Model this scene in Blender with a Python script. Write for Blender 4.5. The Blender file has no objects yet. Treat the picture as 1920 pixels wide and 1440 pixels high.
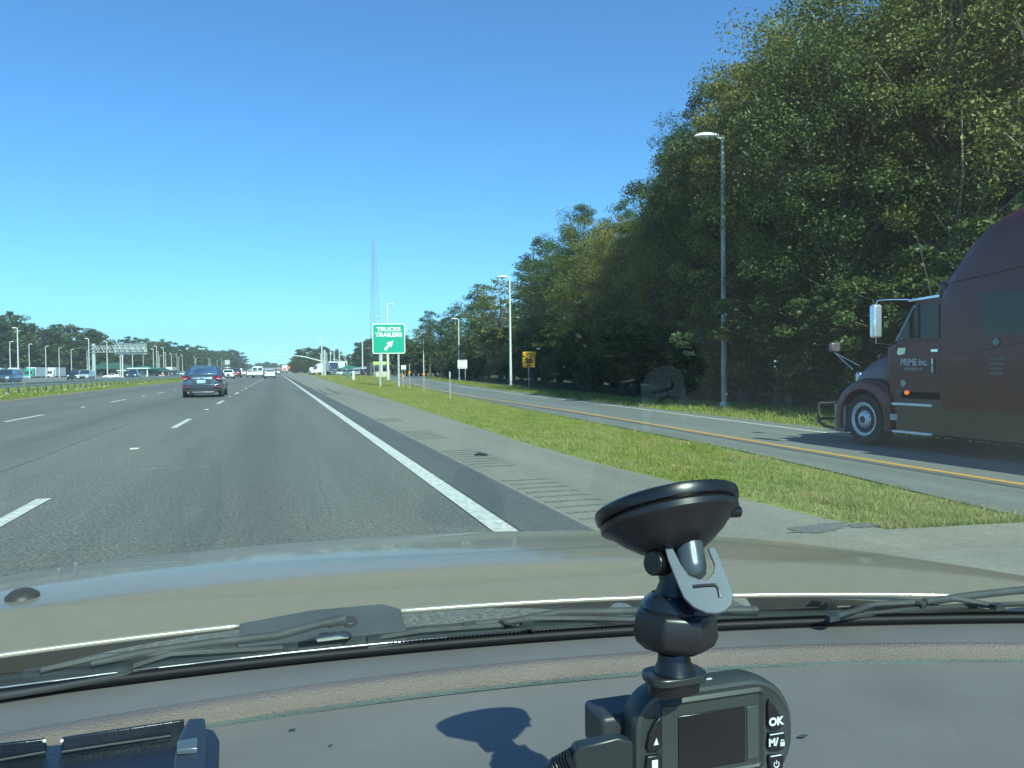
import bpy, bmesh, math, random
import numpy as np
from mathutils import Vector, Matrix
random.seed(7)
PI = math.pi
SC = bpy.context.scene
COL = SC.collection
# ------------------------------------------------------------------ camera
TH, PH, RO, FPX, EYE = math.radians(16.56), math.radians(1.138), math.radians(.7), 1480., 1.15
F = Vector((math.sin(TH)*math.cos(PH), math.cos(TH)*math.cos(PH), -math.sin(PH)))
R0 = Vector((math.cos(TH), -math.sin(TH), 0)); U0 = R0.cross(F)
R = R0*math.cos(RO)-U0*math.sin(RO); U = U0*math.cos(RO)+R0*math.sin(RO)
CAM = Vector((0, 0, EYE))
cd = bpy.data.cameras.new('camera'); cam = bpy.data.objects.new('camera', cd); COL.objects.link(cam)
cd.sensor_width = 36; cd.lens = 36*FPX/1920; cd.clip_start = .02; cd.clip_end = 9000
mw = Matrix((R, U, -F)).transposed().to_4x4(); mw.translation = CAM; cam.matrix_world = mw
SC.camera = cam
# ------------------------------------------------------------------ sky, sun, exposure
SUN_EL, SUN_AZ = 41, 170        # azimuth clockwise from the driving direction: behind, a little to the right
w = bpy.data.worlds.new('World'); SC.world = w; w.use_nodes = True
nt = w.node_tree; bg = nt.nodes['Background']
sk = nt.nodes.new('ShaderNodeTexSky'); sk.sky_type = 'NISHITA'; sk.sun_disc = False
sk.sun_elevation = math.radians(SUN_EL); sk.sun_rotation = math.radians(SUN_AZ)
sk.air_density = .8; sk.dust_density = .0; sk.ozone_density = 2.5; sk.altitude = 0
mu = nt.nodes.new('ShaderNodeMix'); mu.data_type = 'RGBA'; mu.blend_type = 'MULTIPLY'; mu.inputs[0].default_value = 1; mu.inputs[7].default_value = (.63, 1.11, 1.60, 1)
nt.links.new(sk.outputs[0], mu.inputs[6]); nt.links.new(mu.outputs[2], bg.inputs[0]); bg.inputs[1].default_value = .077
sd = bpy.data.lights.new('sun', 'SUN'); sd.energy = 4.2; sd.angle = math.radians(.5); sd.color = (1, .96, .88)
so = bpy.data.objects.new('sun', sd); COL.objects.link(so)
e, a = math.radians(SUN_EL), math.radians(SUN_AZ)
SUNV = Vector((math.sin(a)*math.cos(e), math.cos(a)*math.cos(e), math.sin(e)))
so.rotation_euler = SUNV.to_track_quat('Z', 'Y').to_euler(); so.location = SUNV*50
SC.view_settings.view_transform = 'Standard'; SC.view_settings.look = 'None'
SC.view_settings.exposure = 0.92; SC.view_settings.gamma = 1
SC.cycles.max_bounces = 8; SC.cycles.transparent_max_bounces = 16
SC.cycles.sample_clamp_indirect = 4

# ------------------------------------------------------------------ helpers
def ray(px, py): return F+R*((px-960)/FPX)-U*((py-720)/FPX)
def gp(px, py, z=0.0):
    d = ray(px, py); return CAM+d*((z-EYE)/d.z)
def pt(px, py, zc): return CAM+ray(px, py)*zc
def onX(px, py, X):
    d = ray(px, py); return CAM+d*(X/d.x)
def onY(px, py, Y):
    d = ray(px, py); return CAM+d*(Y/d.y)
def hy(px): return 696-(px-520)*math.tan(RO)

MATS = {}
def M(name, col, rough=.6, metal=0., coat=0., var=.12, vs=6., bump=0., bs=60., emit=0., spec=.5, col2=None, trans=0, stretch=None):
    if name in MATS: return MATS[name]
    m = bpy.data.materials.new(name); m.use_nodes = True; n = m.node_tree; L = n.links
    b = n.nodes['Principled BSDF']
    b.inputs['Roughness'].default_value = rough; b.inputs['Metallic'].default_value = metal
    b.inputs['Coat Weight'].default_value = coat; b.inputs['Coat Roughness'].default_value = .06
    b.inputs['Specular IOR Level'].default_value = spec
    tc = n.nodes.new('ShaderNodeTexCoord'); src = tc.outputs['Object']
    if stretch:
        mp = n.nodes.new('ShaderNodeMapping'); mp.inputs['Scale'].default_value = stretch
        L.new(src, mp.inputs[0]); src = mp.outputs[0]
    nz = n.nodes.new('ShaderNodeTexNoise'); nz.inputs['Scale'].default_value = vs; nz.inputs['Detail'].default_value = 5
    L.new(src, nz.inputs['Vector'])
    mx = n.nodes.new('ShaderNodeMix'); mx.data_type = 'RGBA'
    c2 = col2 if col2 else tuple(min(1, c*(1+var)) for c in col)
    c1 = col if col2 else tuple(c*(1-var) for c in col)
    mx.inputs[6].default_value = (*c1, 1); mx.inputs[7].default_value = (*c2, 1)
    mr = n.nodes.new('ShaderNodeMapRange'); mr.inputs[1].default_value = .35; mr.inputs[2].default_value = .65
    L.new(nz.outputs[0], mr.inputs[0]); L.new(mr.outputs[0], mx.inputs[0]); L.new(mx.outputs[2], b.inputs['Base Color'])
    if bump:
        n2 = n.nodes.new('ShaderNodeTexNoise'); n2.inputs['Scale'].default_value = bs; n2.inputs['Detail'].default_value = 4
        L.new(tc.outputs['Object'], n2.inputs['Vector'])
        bm_ = n.nodes.new('ShaderNodeBump'); bm_.inputs['Strength'].default_value = bump; bm_.inputs['Distance'].default_value = .01
        L.new(n2.outputs[0], bm_.inputs['Height']); L.new(bm_.outputs[0], b.inputs['Normal'])
    if emit:
        b.inputs['Emission Color'].default_value = (*col, 1); b.inputs['Emission Strength'].default_value = emit
    MATS[name] = m; return m

def smoothstep_mesh(me, ang=35):
    me.polygons.foreach_set('use_smooth', [True]*len(me.polygons))
    try: me.set_sharp_from_angle(angle=math.radians(ang))
    except Exception: pass

class MB:
    def __init__(s): s.v = []; s.f = []; s.mi = []
    def add(s, vs, fs, mi=0):
        o = len(s.v); s.v += [tuple(v) for v in vs]; s.f += [tuple(i+o for i in f) for f in fs]; s.mi += [mi]*len(fs); return s
    def box(s, c, d, mi=0, rz=0, rx=0, ry=0):
        x, y, z = (k/2 for k in d)
        vs = [Vector(p) for p in ((-x,-y,-z),(x,-y,-z),(x,y,-z),(-x,y,-z),(-x,-y,z),(x,-y,z),(x,y,z),(-x,y,z))]
        if rz or rx or ry:
            r = Matrix.Rotation(rz, 3, 'Z') @ Matrix.Rotation(ry, 3, 'Y') @ Matrix.Rotation(rx, 3, 'X'); vs = [r @ v for v in vs]
        c = Vector(c)
        return s.add([v+c for v in vs], [(0,3,2,1),(4,5,6,7),(0,1,5,4),(1,2,6,5),(2,3,7,6),(3,0,4,7)], mi)
    def boxb(s, x0, x1, y0, y1, z0, z1, mi=0):
        return s.box(((x0+x1)/2, (y0+y1)/2, (z0+z1)/2), (x1-x0, y1-y0, z1-z0), mi)
    def cyl(s, p0, p1, r0, r1=None, n=12, mi=0, caps=True):
        p0, p1 = Vector(p0), Vector(p1); r1 = r0 if r1 is None else r1
        d = (p1-p0).normalized(); up = Vector((0,0,1)) if abs(d.z) < .9 else Vector((1,0,0))
        a = d.cross(up).normalized(); b = d.cross(a)
        vs = []
        for p, r in ((p0, r0), (p1, r1)):
            for k in range(n):
                t = 2*PI*k/n; vs.append(p+(a*math.cos(t)+b*math.sin(t))*r)
        fs = [(k, (k+1) % n, n+(k+1) % n, n+k) for k in range(n)]
        if caps: fs += [tuple(range(n))[::-1], tuple(range(n, 2*n))]
        return s.add(vs, fs, mi)
    def tube(s, pts, r, n=8, mi=0, caps=True):
        pts = [Vector(p) for p in pts]; rings = []
        rr = r if isinstance(r, (list, tuple)) else [r]*len(pts)
        prev = None
        for i, p in enumerate(pts):
            d = (pts[min(i+1, len(pts)-1)]-pts[max(i-1, 0)]).normalized()
            if prev is None:
                up = Vector((0,0,1)) if abs(d.z) < .9 else Vector((1,0,0)); a = d.cross(up).normalized()
            else:
                a = (prev-d*prev.dot(d)).normalized()
            prev = a; b = d.cross(a)
            rings.append([p+(a*math.cos(2*PI*k/n)+b*math.sin(2*PI*k/n))*rr[i] for k in range(n)])
        return s.loft(rings, mi, caps)
    def loft(s, rings, mi=0, caps=True, closed=True):
        n = len(rings[0]); vs = [v for r in rings for v in r]; fs = []
        for i in range(len(rings)-1):
            for k in range(n if closed else n-1):
                k2 = (k+1) % n; fs.append((i*n+k, i*n+k2, (i+1)*n+k2, (i+1)*n+k))
        if caps and closed: fs += [tuple(range(n))[::-1], tuple(range((len(rings)-1)*n, len(rings)*n))]
        return s.add(vs, fs, mi)
    def prism(s, poly, vec, mi=0):
        vec = Vector(vec); n = len(poly); p = [Vector(q) for q in poly]
        vs = p+[q+vec for q in p]
        fs = [tuple(range(n))[::-1], tuple(range(n, 2*n))]+[(k, (k+1) % n, n+(k+1) % n, n+k) for k in range(n)]
        return s.add(vs, fs, mi)
    def lathe(s, c, ax, prof, n=32, mi=0):
        c = Vector(c); d = Vector(ax).normalized(); up = Vector((0,0,1)) if abs(d.z) < .9 else Vector((1,0,0))
        a = d.cross(up).normalized(); b = d.cross(a)
        rings = [[c+d*h+(a*math.cos(2*PI*k/n)+b*math.sin(2*PI*k/n))*r for k in range(n)] for h, r in prof]
        return s.loft(rings, mi, True)
    def build(s, name, mats, parent=None, smooth=None, bevel=0, sub=0, recalc=True, segs=2):
        me = bpy.data.meshes.new(name); me.from_pydata(s.v, [], s.f)
        if not isinstance(mats, (list, tuple)): mats = [mats]
        for m in mats: me.materials.append(m)
        me.polygons.foreach_set('material_index', s.mi)
        if recalc:
            b = bmesh.new(); b.from_mesh(me); bmesh.ops.recalc_face_normals(b, faces=b.faces); b.to_mesh(me); b.free()
        if smooth is not None: smoothstep_mesh(me, smooth)
        o = bpy.data.objects.new(name, me); COL.objects.link(o)
        if parent: o.parent = parent
        if bevel:
            m = o.modifiers.new('b', 'BEVEL'); m.width = bevel; m.segments = segs; m.limit_method = 'ANGLE'; m.angle_limit = math.radians(40)
            if smooth is None: smoothstep_mesh(me, 40)
        if sub:
            m = o.modifiers.new('s', 'SUBSURF'); m.levels = sub; m.render_levels = sub
        return o

def tag(o, label=None, cat=None, group=None, kind=None):
    if label: o['label'] = label
    if cat: o['category'] = cat
    if group: o['group'] = group
    if kind: o['kind'] = kind
    return o
def thing(name, label, cat, loc=(0,0,0), rz=0, group=None, sc=1):
    o = bpy.data.objects.new(name, None); COL.objects.link(o); o.location = loc; o.rotation_euler = (0, 0, rz)
    o.scale = (sc, sc, sc); o.empty_display_size = .2
    return tag(o, label, cat, group)
CH = {}
def kids(o): return [c for c in COL.objects if c.parent == o]
def dup(o, parent=None, _cache={}):
    if o.name not in _cache: _cache[o.name] = kids(o)
    c = o.copy(); COL.objects.link(c); c.parent = parent
    for k in _cache[o.name]: dup(k, c)
    return c
def text(s, size, mat, parent, mw, name='lettering', extrude=.002, bold=0., align='CENTER', sx=1., sp=1.):
    cu = bpy.data.curves.new('t', 'FONT'); cu.body = s; cu.size = size; cu.extrude = extrude; cu.offset = bold
    cu.align_x = align; cu.align_y = 'CENTER'; cu.space_character = sp; cu.resolution_u = 3
    to = bpy.data.objects.new('t', cu); COL.objects.link(to)
    bpy.context.view_layer.update()
    me = bpy.data.meshes.new_from_object(to.evaluated_get(bpy.context.evaluated_depsgraph_get()))
    bpy.data.objects.remove(to); bpy.data.curves.remove(cu)
    me.transform(Matrix.Diagonal((sx, 1, 1, 1))); me.materials.clear(); me.materials.append(mat)
    o = bpy.data.objects.new(name, me); COL.objects.link(o); o.matrix_world = mw
    if parent: o.parent = parent
    return o
def frame(o, x, y, z=None):
    """matrix with local x along x, local y along y (right-handed)"""
    x = Vector(x).normalized(); y = Vector(y); y = (y-x*y.dot(x)).normalized(); z = x.cross(y)
    m = Matrix((x, y, z)).transposed().to_4x4(); m.translation = Vector(o); return m

# ------------------------------------------------------------------ materials
def asphalt(name, c1, c2, speck=.5, lanes=None, bump=.35, warm=None):
    m = bpy.data.materials.new(name); m.use_nodes = True; n = m.node_tree; L = n.links; b = n.nodes['Principled BSDF']
    b.inputs['Roughness'].default_value = .75; b.inputs['Specular IOR Level'].default_value = .35
    tc = n.nodes.new('ShaderNodeTexCoord')
    def noise(sc, det=4, st=None, rough=.6):
        z = n.nodes.new('ShaderNodeTexNoise'); z.inputs['Scale'].default_value = sc; z.inputs['Detail'].default_value = det; z.inputs['Roughness'].default_value = rough
        if st:
            mp = n.nodes.new('ShaderNodeMapping'); mp.inputs['Scale'].default_value = st; L.new(tc.outputs['Object'], mp.inputs[0]); L.new(mp.outputs[0], z.inputs['Vector'])
        else: L.new(tc.outputs['Object'], z.inputs['Vector'])
        return z.outputs[0]
    def rng(x, a, b_, c=0, d=1):
        r = n.nodes.new('ShaderNodeMapRange'); 
        for i, v in enumerate((a, b_, c, d)): r.inputs[i+1].default_value = v
        L.new(x, r.inputs[0]); return r.outputs[0]
    def mul(x, y):
        q = n.nodes.new('ShaderNodeMath'); q.operation = 'MULTIPLY'; L.new(x, q.inputs[0])
        if isinstance(y, float): q.inputs[1].default_value = y
        else: L.new(y, q.inputs[1])
        return q.outputs[0]
    mx = n.nodes.new('ShaderNodeMix'); mx.data_type = 'RGBA'
    mx.inputs[6].default_value = (*c1, 1); mx.inputs[7].default_value = (*c2, 1)
    L.new(rng(noise(.35, 5, (1, .12, 1)), .35, .65), mx.inputs[0])
    v = rng(noise(38, 3, None, .85), .32, .68, 1-speck, 1+speck)
    v2 = rng(noise(9, 4), .3, .7, .9, 1.1)
    v3 = rng(noise(2.2, 4, (1, .04, 1)), .3, .7, .9, 1.08)
    f = mul(mul(v, v2), v3)
    if lanes:   # tyre-worn paths: periodic along x
        sx = n.nodes.new('ShaderNodeSeparateXYZ'); L.new(tc.outputs['Object'], sx.inputs[0])
        for off, wid, dep in lanes:
            d = n.nodes.new('ShaderNodeMath'); d.operation = 'SUBTRACT'; L.new(sx.outputs[0], d.inputs[0]); d.inputs[1].default_value = off
            ab = n.nodes.new('ShaderNodeMath'); ab.operation = 'ABSOLUTE'; L.new(d.outputs[0], ab.inputs[0])
            r = n.nodes.new('ShaderNodeMapRange'); r.interpolation_type = 'SMOOTHSTEP'
            for i, q in enumerate((0, wid, dep, 1)): r.inputs[i+1].default_value = q
            L.new(ab.outputs[0], r.inputs[0]); f = mul(f, r.outputs[0])
    hs = n.nodes.new('ShaderNodeMix'); hs.data_type = 'RGBA'; hs.blend_type = 'MULTIPLY'; hs.inputs[0].default_value = 1
    L.new(mx.outputs[2], hs.inputs[6]); cb = n.nodes.new('ShaderNodeCombineColor')
    for i in range(3): L.new(f, cb.inputs[i])
    L.new(cb.outputs[0], hs.inputs[7]); L.new(hs.outputs[2], b.inputs['Base Color'])
    bp = n.nodes.new('ShaderNodeBump'); bp.inputs['Strength'].default_value = bump; bp.inputs['Distance'].default_value = .006
    L.new(noise(70, 3), bp.inputs['Height']); L.new(bp.outputs[0], b.inputs['Normal'])
    return m
ROADM = asphalt('asphalt_lanes', (.125,.126,.108), (.158,.156,.134), .75, [(-.25, .8, .84), (-4.2, .9, .84), (-8.6, 1, .86)], bump=.7)
OPPM = asphalt('asphalt_opposite', (.16,.165,.15), (.2,.2,.18), .3)
SHOM = asphalt('shoulder_concrete', (.205,.19,.155), (.25,.233,.19), .22)
DARKM = asphalt('seal_strip', (.085,.095,.09), (.11,.118,.11), .35)
RAMPM = asphalt('ramp_asphalt', (.145,.155,.14), (.19,.195,.175), .25)
PAINT = M('road_paint_white', (.70,.70,.62), .6, var=.12, vs=18, col2=(.42,.42,.37))
PAINTY = M('road_paint_yellow', (.62,.33,.06), .6, var=.15, vs=25)
GROOVE = M('groove_dark', (.135,.138,.122), .9)
def leafmat(name, cols, trans=.25, gl=.35):
    m = bpy.data.materials.new(name); m.use_nodes = True; n = m.node_tree; L = n.links; b = n.nodes['Principled BSDF']
    g = n.nodes.new('ShaderNodeNewGeometry'); cr = n.nodes.new('ShaderNodeValToRGB')
    el = cr.color_ramp.elements
    while len(el) < len(cols): el.new(.5)
    for i, c in enumerate(cols): el[i].position = i/(len(cols)-1); el[i].color = (*c, 1)
    oi = n.nodes.new('ShaderNodeObjectInfo'); ad = n.nodes.new('ShaderNodeMath'); ad.operation = 'MULTIPLY_ADD'
    L.new(g.outputs['Random Per Island'], ad.inputs[0]); ad.inputs[1].default_value = .6
    sm = n.nodes.new('ShaderNodeMath'); sm.operation = 'MULTIPLY'; L.new(oi.outputs['Random'], sm.inputs[0]); sm.inputs[1].default_value = .42
    L.new(sm.outputs[0], ad.inputs[2]); L.new(ad.outputs[0], cr.inputs[0])
    L.new(cr.outputs[0], b.inputs['Base Color']); b.inputs['Roughness'].default_value = .5; b.inputs['Specular IOR Level'].default_value = gl
    tr = n.nodes.new('ShaderNodeBsdfTranslucent'); L.new(cr.outputs[0], tr.inputs[0])
    ms = n.nodes.new('ShaderNodeMixShader'); ms.inputs[0].default_value = trans
    L.new(b.outputs[0], ms.inputs[1]); L.new(tr.outputs[0], ms.inputs[2]); L.new(ms.outputs[0], n.nodes['Material Output'].inputs[0])
    return m
LEAF_A = leafmat('leaves_oak', [(.055,.078,.018),(.11,.135,.027),(.18,.185,.04),(.31,.26,.08)], .32)
LEAF_B = leafmat('leaves_dark', [(.032,.055,.016),(.055,.085,.02),(.085,.115,.028),(.14,.15,.04)])
LEAF_P = leafmat('needles_pine', [(.025,.055,.022),(.04,.08,.028),(.05,.10,.03),(.08,.13,.04)], .12)
LEAF_Y = leafmat('leaves_autumn', [(.08,.11,.025),(.14,.17,.035),(.22,.21,.05),(.38,.26,.06)], .32)
GRASSM = leafmat('grass_blades', [(.15,.21,.035),(.21,.27,.05),(.27,.29,.07),(.42,.35,.15)], .3, .2)
def patchy(m):
    n = m.node_tree; L = n.links; cr = [x for x in n.nodes if x.type == 'VALTORGB'][0]; ad = cr.inputs[0].links[0].from_socket
    tc = n.nodes.new('ShaderNodeTexCoord'); z = n.nodes.new('ShaderNodeTexNoise'); z.inputs['Scale'].default_value = .9; z.inputs['Detail'].default_value = 6; z.inputs['Roughness'].default_value = .7; L.new(tc.outputs['Object'], z.inputs[0])
    mr = n.nodes.new('ShaderNodeMapRange'); mr.inputs[1].default_value = .35; mr.inputs[2].default_value = .7; mr.inputs[3].default_value = -.35; mr.inputs[4].default_value = .55; L.new(z.outputs[0], mr.inputs[0])
    a2 = n.nodes.new('ShaderNodeMath'); a2.use_clamp = True; L.new(ad, a2.inputs[0]); L.new(mr.outputs[0], a2.inputs[1]); L.new(a2.outputs[0], cr.inputs[0])
patchy(GRASSM)
BARK = M('bark', (.09,.075,.06), .9, var=.35, vs=8, bump=.6, bs=20)
BARKL = M('bark_pale', (.32,.28,.23), .85, var=.3, vs=8, bump=.4, bs=20)
GALV = M('galvanised_steel', (.48,.5,.5), .45, .6, var=.12, vs=3)
POLEM = M('lamp_post_aluminium', (.62,.62,.58), .5, .15, var=.08, vs=2)
LAMPW = M('lamp_head_white', (.8,.8,.76), .4, var=.05)
LENS = M('lamp_lens', (.3,.32,.32), .2)
TYRE = M('tyre_rubber', (.018,.018,.02), .8, var=.2)
RIM = M('wheel_rim', (.55,.56,.58), .25, .9)
GLASS = M('car_glass', (.02,.035,.05), .04, 0, 1., var=.2, spec=.8)
BLACKP = M('black_trim', (.02,.021,.023), .5, var=.2)
CHROME = M('chrome', (.8,.82,.85), .1, 1.)
TAIL = M('tail_lamp_red', (.24,.01,.015), .15, 0, .8)
HEADL = M('head_lamp', (.75,.78,.8), .08, .2, .8)
AMBER = M('amber_reflector', (.8,.25,.02), .3)
WHITE = M('white_panel', (.78,.79,.77), .5, var=.05)
def paint(name, c, metal=.3, r=.3): return M('paint_'+name, c, r, metal, .9, var=.04)

# ------------------------------------------------------------------ ground
def interp(t, pts):
    if t <= pts[0][0]: return pts[0][1]
    for (a, va), (b, vb) in zip(pts, pts[1:]):
        if t <= b: return va+(vb-va)*(t-a)/(b-a)
    return pts[-1][1]
RB = -.30
GN = [(0, 6.45), (4.25, 6.3), (4.5, 4.05), (5, 3.9), (10, 3.6), (23, 3.95), (86, 5.4), (150, 7), (260, 9)]            # median grass, near edge
GF = [(0, 6.5), (6, 6.7), (11, 7.5), (25, 8.3), (44, 9.5), (95, 13.4), (150, 20), (200, 30), (300, 60)]  # median grass, far edge
YL = [(0, 8.2), (10, 8.5), (23, 9.3), (39, 9.7), (60, 11.1), (95, 14.9), (150, 22), (200, 32), (300, 62)]
WL = [(0, 10.9), (13, 11.0), (25, 11.9), (43, 12.9), (60, 14.3), (104, 19.0), (150, 26), (200, 36), (300, 66)]
G2 = [(0, 11.9), (15, 11.95), (26, 12.5), (43, 13.9), (60, 15.2), (104, 20.0), (150, 27.5), (200, 38), (300, 68)]
def gz(x, y):
    a = interp(y, GN)
    if x <= a: return 0
    b = interp(y, GF)
    if x >= b: return RB
    t = (x-a)/(b-a); return RB*t*t*(3-2*t)
ys = [-40, -10, 0, 3, 4.25, 4.5, 5, 6, 9, 12, 15, 20, 25, 30, 36, 43, 52, 60, 70, 80, 95, 110, 130, 150, 175, 200, 250, 300, 420, 700, 1200, 2000]
def ribbon(name, xa, xb, y0, y1, dz, mat, n=8, kind='structure', flat=None):
    """sheet between two edges that follow the road"""
    fa = (lambda y: interp(y, xa)) if isinstance(xa, list) else (lambda y: xa)
    fb = (lambda y: interp(y, xb)) if isinstance(xb, list) else (lambda y: xb)
    yy = sorted(set([y0, y1]+[y for y in ys if y0 < y < y1])); rows = []
    for y in yy:
        rows.append([(fa(y)+(fb(y)-fa(y))*k/n, y, (gz(fa(y)+(fb(y)-fa(y))*k/n, y) if flat is None else flat)+dz) for k in range(n+1)])
    b = MB().loft(rows, closed=False, caps=False)
    return tag(b.build(name, mat, smooth=60), kind=kind)
# one base sheet of soil and short turf reaching the horizon
def turf(name, c1, c2, c3):
    m = bpy.data.materials.new(name); m.use_nodes = True; n = m.node_tree; L = n.links; b = n.nodes['Principled BSDF']
    b.inputs['Roughness'].default_value = .9; b.inputs['Specular IOR Level'].default_value = .1
    tc = n.nodes.new('ShaderNodeTexCoord')
    z1 = n.nodes.new('ShaderNodeTexNoise'); z1.inputs['Scale'].default_value = .8; z1.inputs['Detail'].default_value = 8; L.new(tc.outputs['Object'], z1.inputs[0])
    z2 = n.nodes.new('ShaderNodeTexNoise'); z2.inputs['Scale'].default_value = 18; z2.inputs['Detail'].default_value = 5; L.new(tc.outputs['Object'], z2.inputs[0])
    r1 = n.nodes.new('ShaderNodeValToRGB'); r1.color_ramp.elements[0].position = .35; r1.color_ramp.elements[1].position = .65
    r1.color_ramp.elements[0].color = (*c1, 1); r1.color_ramp.elements[1].color = (*c2, 1); L.new(z1.outputs[0], r1.inputs[0])
    mr = n.nodes.new('ShaderNodeMapRange'); mr.inputs[1].default_value = .5; mr.inputs[2].default_value = .68; L.new(z2.outputs[0], mr.inputs[0])
    mx = n.nodes.new('ShaderNodeMix'); mx.data_type = 'RGBA'; L.new(mr.outputs[0], mx.inputs[0]); L.new(r1.outputs[0], mx.inputs[6]); mx.inputs[7].default_value = (*c3, 1)
    L.new(mx.outputs[2], b.inputs['Base Color'])
    bp = n.nodes.new('ShaderNodeBump'); bp.inputs['Strength'].default_value = .8; bp.inputs['Distance'].default_value = .05
    L.new(z2.outputs[0], bp.inputs['Height']); L.new(bp.outputs[0], b.inputs['Normal'])
    return m
TURF = turf('turf', (.16,.20,.045), (.22,.26,.06), (.30,.27,.11))
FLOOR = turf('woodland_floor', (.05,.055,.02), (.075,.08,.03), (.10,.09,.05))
def base():
    xs = [-1500, -600, -200, -90, -60, -40, -20, -12, 0, 3, 3.6, 4, 4.4, 4.8, 5.2, 5.6, 6, 6.4, 6.8, 7.2, 7.6, 8, 8.5, 9, 10, 11, 12, 14, 18, 24, 32, 45, 70, 120, 300, 800, 1500]
    rows = []
    for y in ys:
        rows.append([(x, y, gz(x, y)-.012) for x in xs])
    return tag(MB().loft(rows, closed=False, caps=False).build('ground', TURF, smooth=60), kind='structure')
base()
RE = 1.48     # near edge of the right white line
ribbon('highway', -11.9, 1.95, -30, 1140, 0, ROADM, 4)
ribbon('shoulder', 1.95, GN, -30, 1140, -.002, SHOM, 3)
SEALX = [(0, 1.66), (60, 1.66)]
ribbon('sealed_strip', 1.63, 2.12, -10, 300, .004, DARKM, 1)
ribbon('opposite_highway', -35.5, -21.5, -30, 1140, 0, OPPM, 4)
ribbon('ramp', GF, G2, -20, 290, .004, RAMPM, 3)
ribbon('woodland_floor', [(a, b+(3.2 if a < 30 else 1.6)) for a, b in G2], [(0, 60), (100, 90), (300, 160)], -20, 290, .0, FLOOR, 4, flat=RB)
ribbon('parking_lot', -110, -38, 150, 330, 0, OPPM, 4)
ribbon('station_lot', 13, 75, 205, 330, .01, SHOM, 4, flat=RB)
def line(name, xa, w_, y0, y1, dz, mat): 
    if isinstance(xa, list): return ribbon(name, [(a, b-w_/2) for a, b in xa], [(a, b+w_/2) for a, b in xa], y0, y1, dz, mat, 1)
    return ribbon(name, xa-w_/2, xa+w_/2, y0, y1, dz, mat, 1)
line('edge_line', 1.52, .17, -10, 500, .008, PAINT)
line('edge_line', -11.35, .15, 5, 500, .008, PAINTY)
line('edge_line', -21.9, .15, 5, 500, .008, PAINT)
line('edge_line', -35.1, .15, 5, 500, .008, PAINT)
line('ramp_line', YL, .13, 0, 145, .009, PAINTY)
line('ramp_seam', [(a, b-.22) for a, b in YL], .10, 0, 145, .009, DARKM)
line('ramp_line', WL, .11, 0, 145, .009, PAINT)
# lane dashes, three metres long on a twelve metre cycle
DASH = []
for lx, y_first in ((-2.07, 5.05), (-6.33, 21.9), (-26.4, 11), (-31, 9)):
    m = MB()
    y = y_first-12.62*2
    while y < 330:
        if y+3 > -4: m.boxb(lx-.06, lx+.06, y, y+3.1, .004, .009)
        y += 12.62
    tag(m.build('lane_dashes', PAINT), kind='structure')
# raised white pavement markers between dashes
mk = MB()
for lx, y_first in ((-2.07, 5.05), (-6.33, 21.9)):
    y = y_first-4.7
    while y < 120:
        mk.boxb(lx-.06, lx+.06, y-.06, y+.06, .004, .022); y += 12.62
tag(mk.build('pavement_markers', PAINT, bevel=.006), kind='structure')
# rumble grooves in the shoulder
for y0, n in ((5.55, 9), (8.95, 8), (12.9, 7), (17.6, 5)):
    m = MB()
    for k in range(n):
        y = y0+k*.27
        segs = 7
        for j in range(segs):
            x0 = 2.18+j*.075; m.boxb(x0, x0+.067, y+random.uniform(-.006, .006), y+.045+random.uniform(-.01, .01), .0, .0035)
    tag(m.build('rumble_grooves', GROOVE), kind='structure')
# stains and skid marks on the shoulder
STAIN = asphalt('stain', (.115,.12,.11), (.15,.155,.14), .3)
def blob(name, cx, cy, rx, ry, mat, dz=.003, rot=0, n=28):
    ps = []
    for k in range(n):
        t = 2*PI*k/n; r = 1+random.uniform(-.28, .28)
        x, y = rx*r*math.cos(t), ry*r*math.sin(t)
        ps.append((cx+x*math.cos(rot)-y*math.sin(rot), cy+x*math.sin(rot)+y*math.cos(rot), dz))
    return tag(MB().add(ps, [tuple(range(n))]).build(name, mat), kind='structure')
q = gp(1540, 990); blob('oil_stain', q.x, q.y, .28, .12, STAIN, .003, .3)
q = gp(1620, 985); blob('oil_stain', q.x, q.y, .12, .07, STAIN, .003)
for (x0, x1, y0, y1) in ((2.2, 2.34, 38, 52), (2.75, 2.95, 39, 55)):
    m = MB(); m.loft([[(x0+(y-y0)*.012, y, .003), (x1+(y-y0)*.012, y, .003)] for y in np.linspace(y0, y1, 5)], closed=False, caps=False); tag(m.build('skid_mark', STAIN), kind='structure')
for (xa_, ya_, xb_, yb_) in ((-1.9, 14.2, 1.3, 14.5), (2.2, 19.0, 3.9, 18.6), (-5.9, 26, -2.3, 26.3), (.4, 6.5, .55, 13), (7.0, 14, 7.2, 30), (-3.1, 9, -3.3, 22)):
    n_ = 24; rd = random.Random(int(ya_*10)); m = MB(); L_ = []
    ox = oy = 0
    for k in range(n_+1):
        u = k/n_; ox += rd.uniform(-.02, .02); oy += rd.uniform(-.02, .02); wv = .004+.004*rd.random()
        x, y = xa_+(xb_-xa_)*u+ox*(1 if abs(yb_-ya_) > 2 else .3), ya_+(yb_-ya_)*u+oy
        z = (.0045 if x < 1.6 else .003)+(RB+.003 if x > 6.5 else 0)
        dx_, dy_ = (wv, 0) if abs(yb_-ya_) > 2 else (0, wv)
        L_.append([(x-dx_, y-dy_, z), (x+dx_, y+dy_, z)])
    m.loft(L_, closed=False, caps=False); tag(m.build('pavement_crack', STAIN), kind='structure')
rd = random.Random(4); m = MB()
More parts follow.
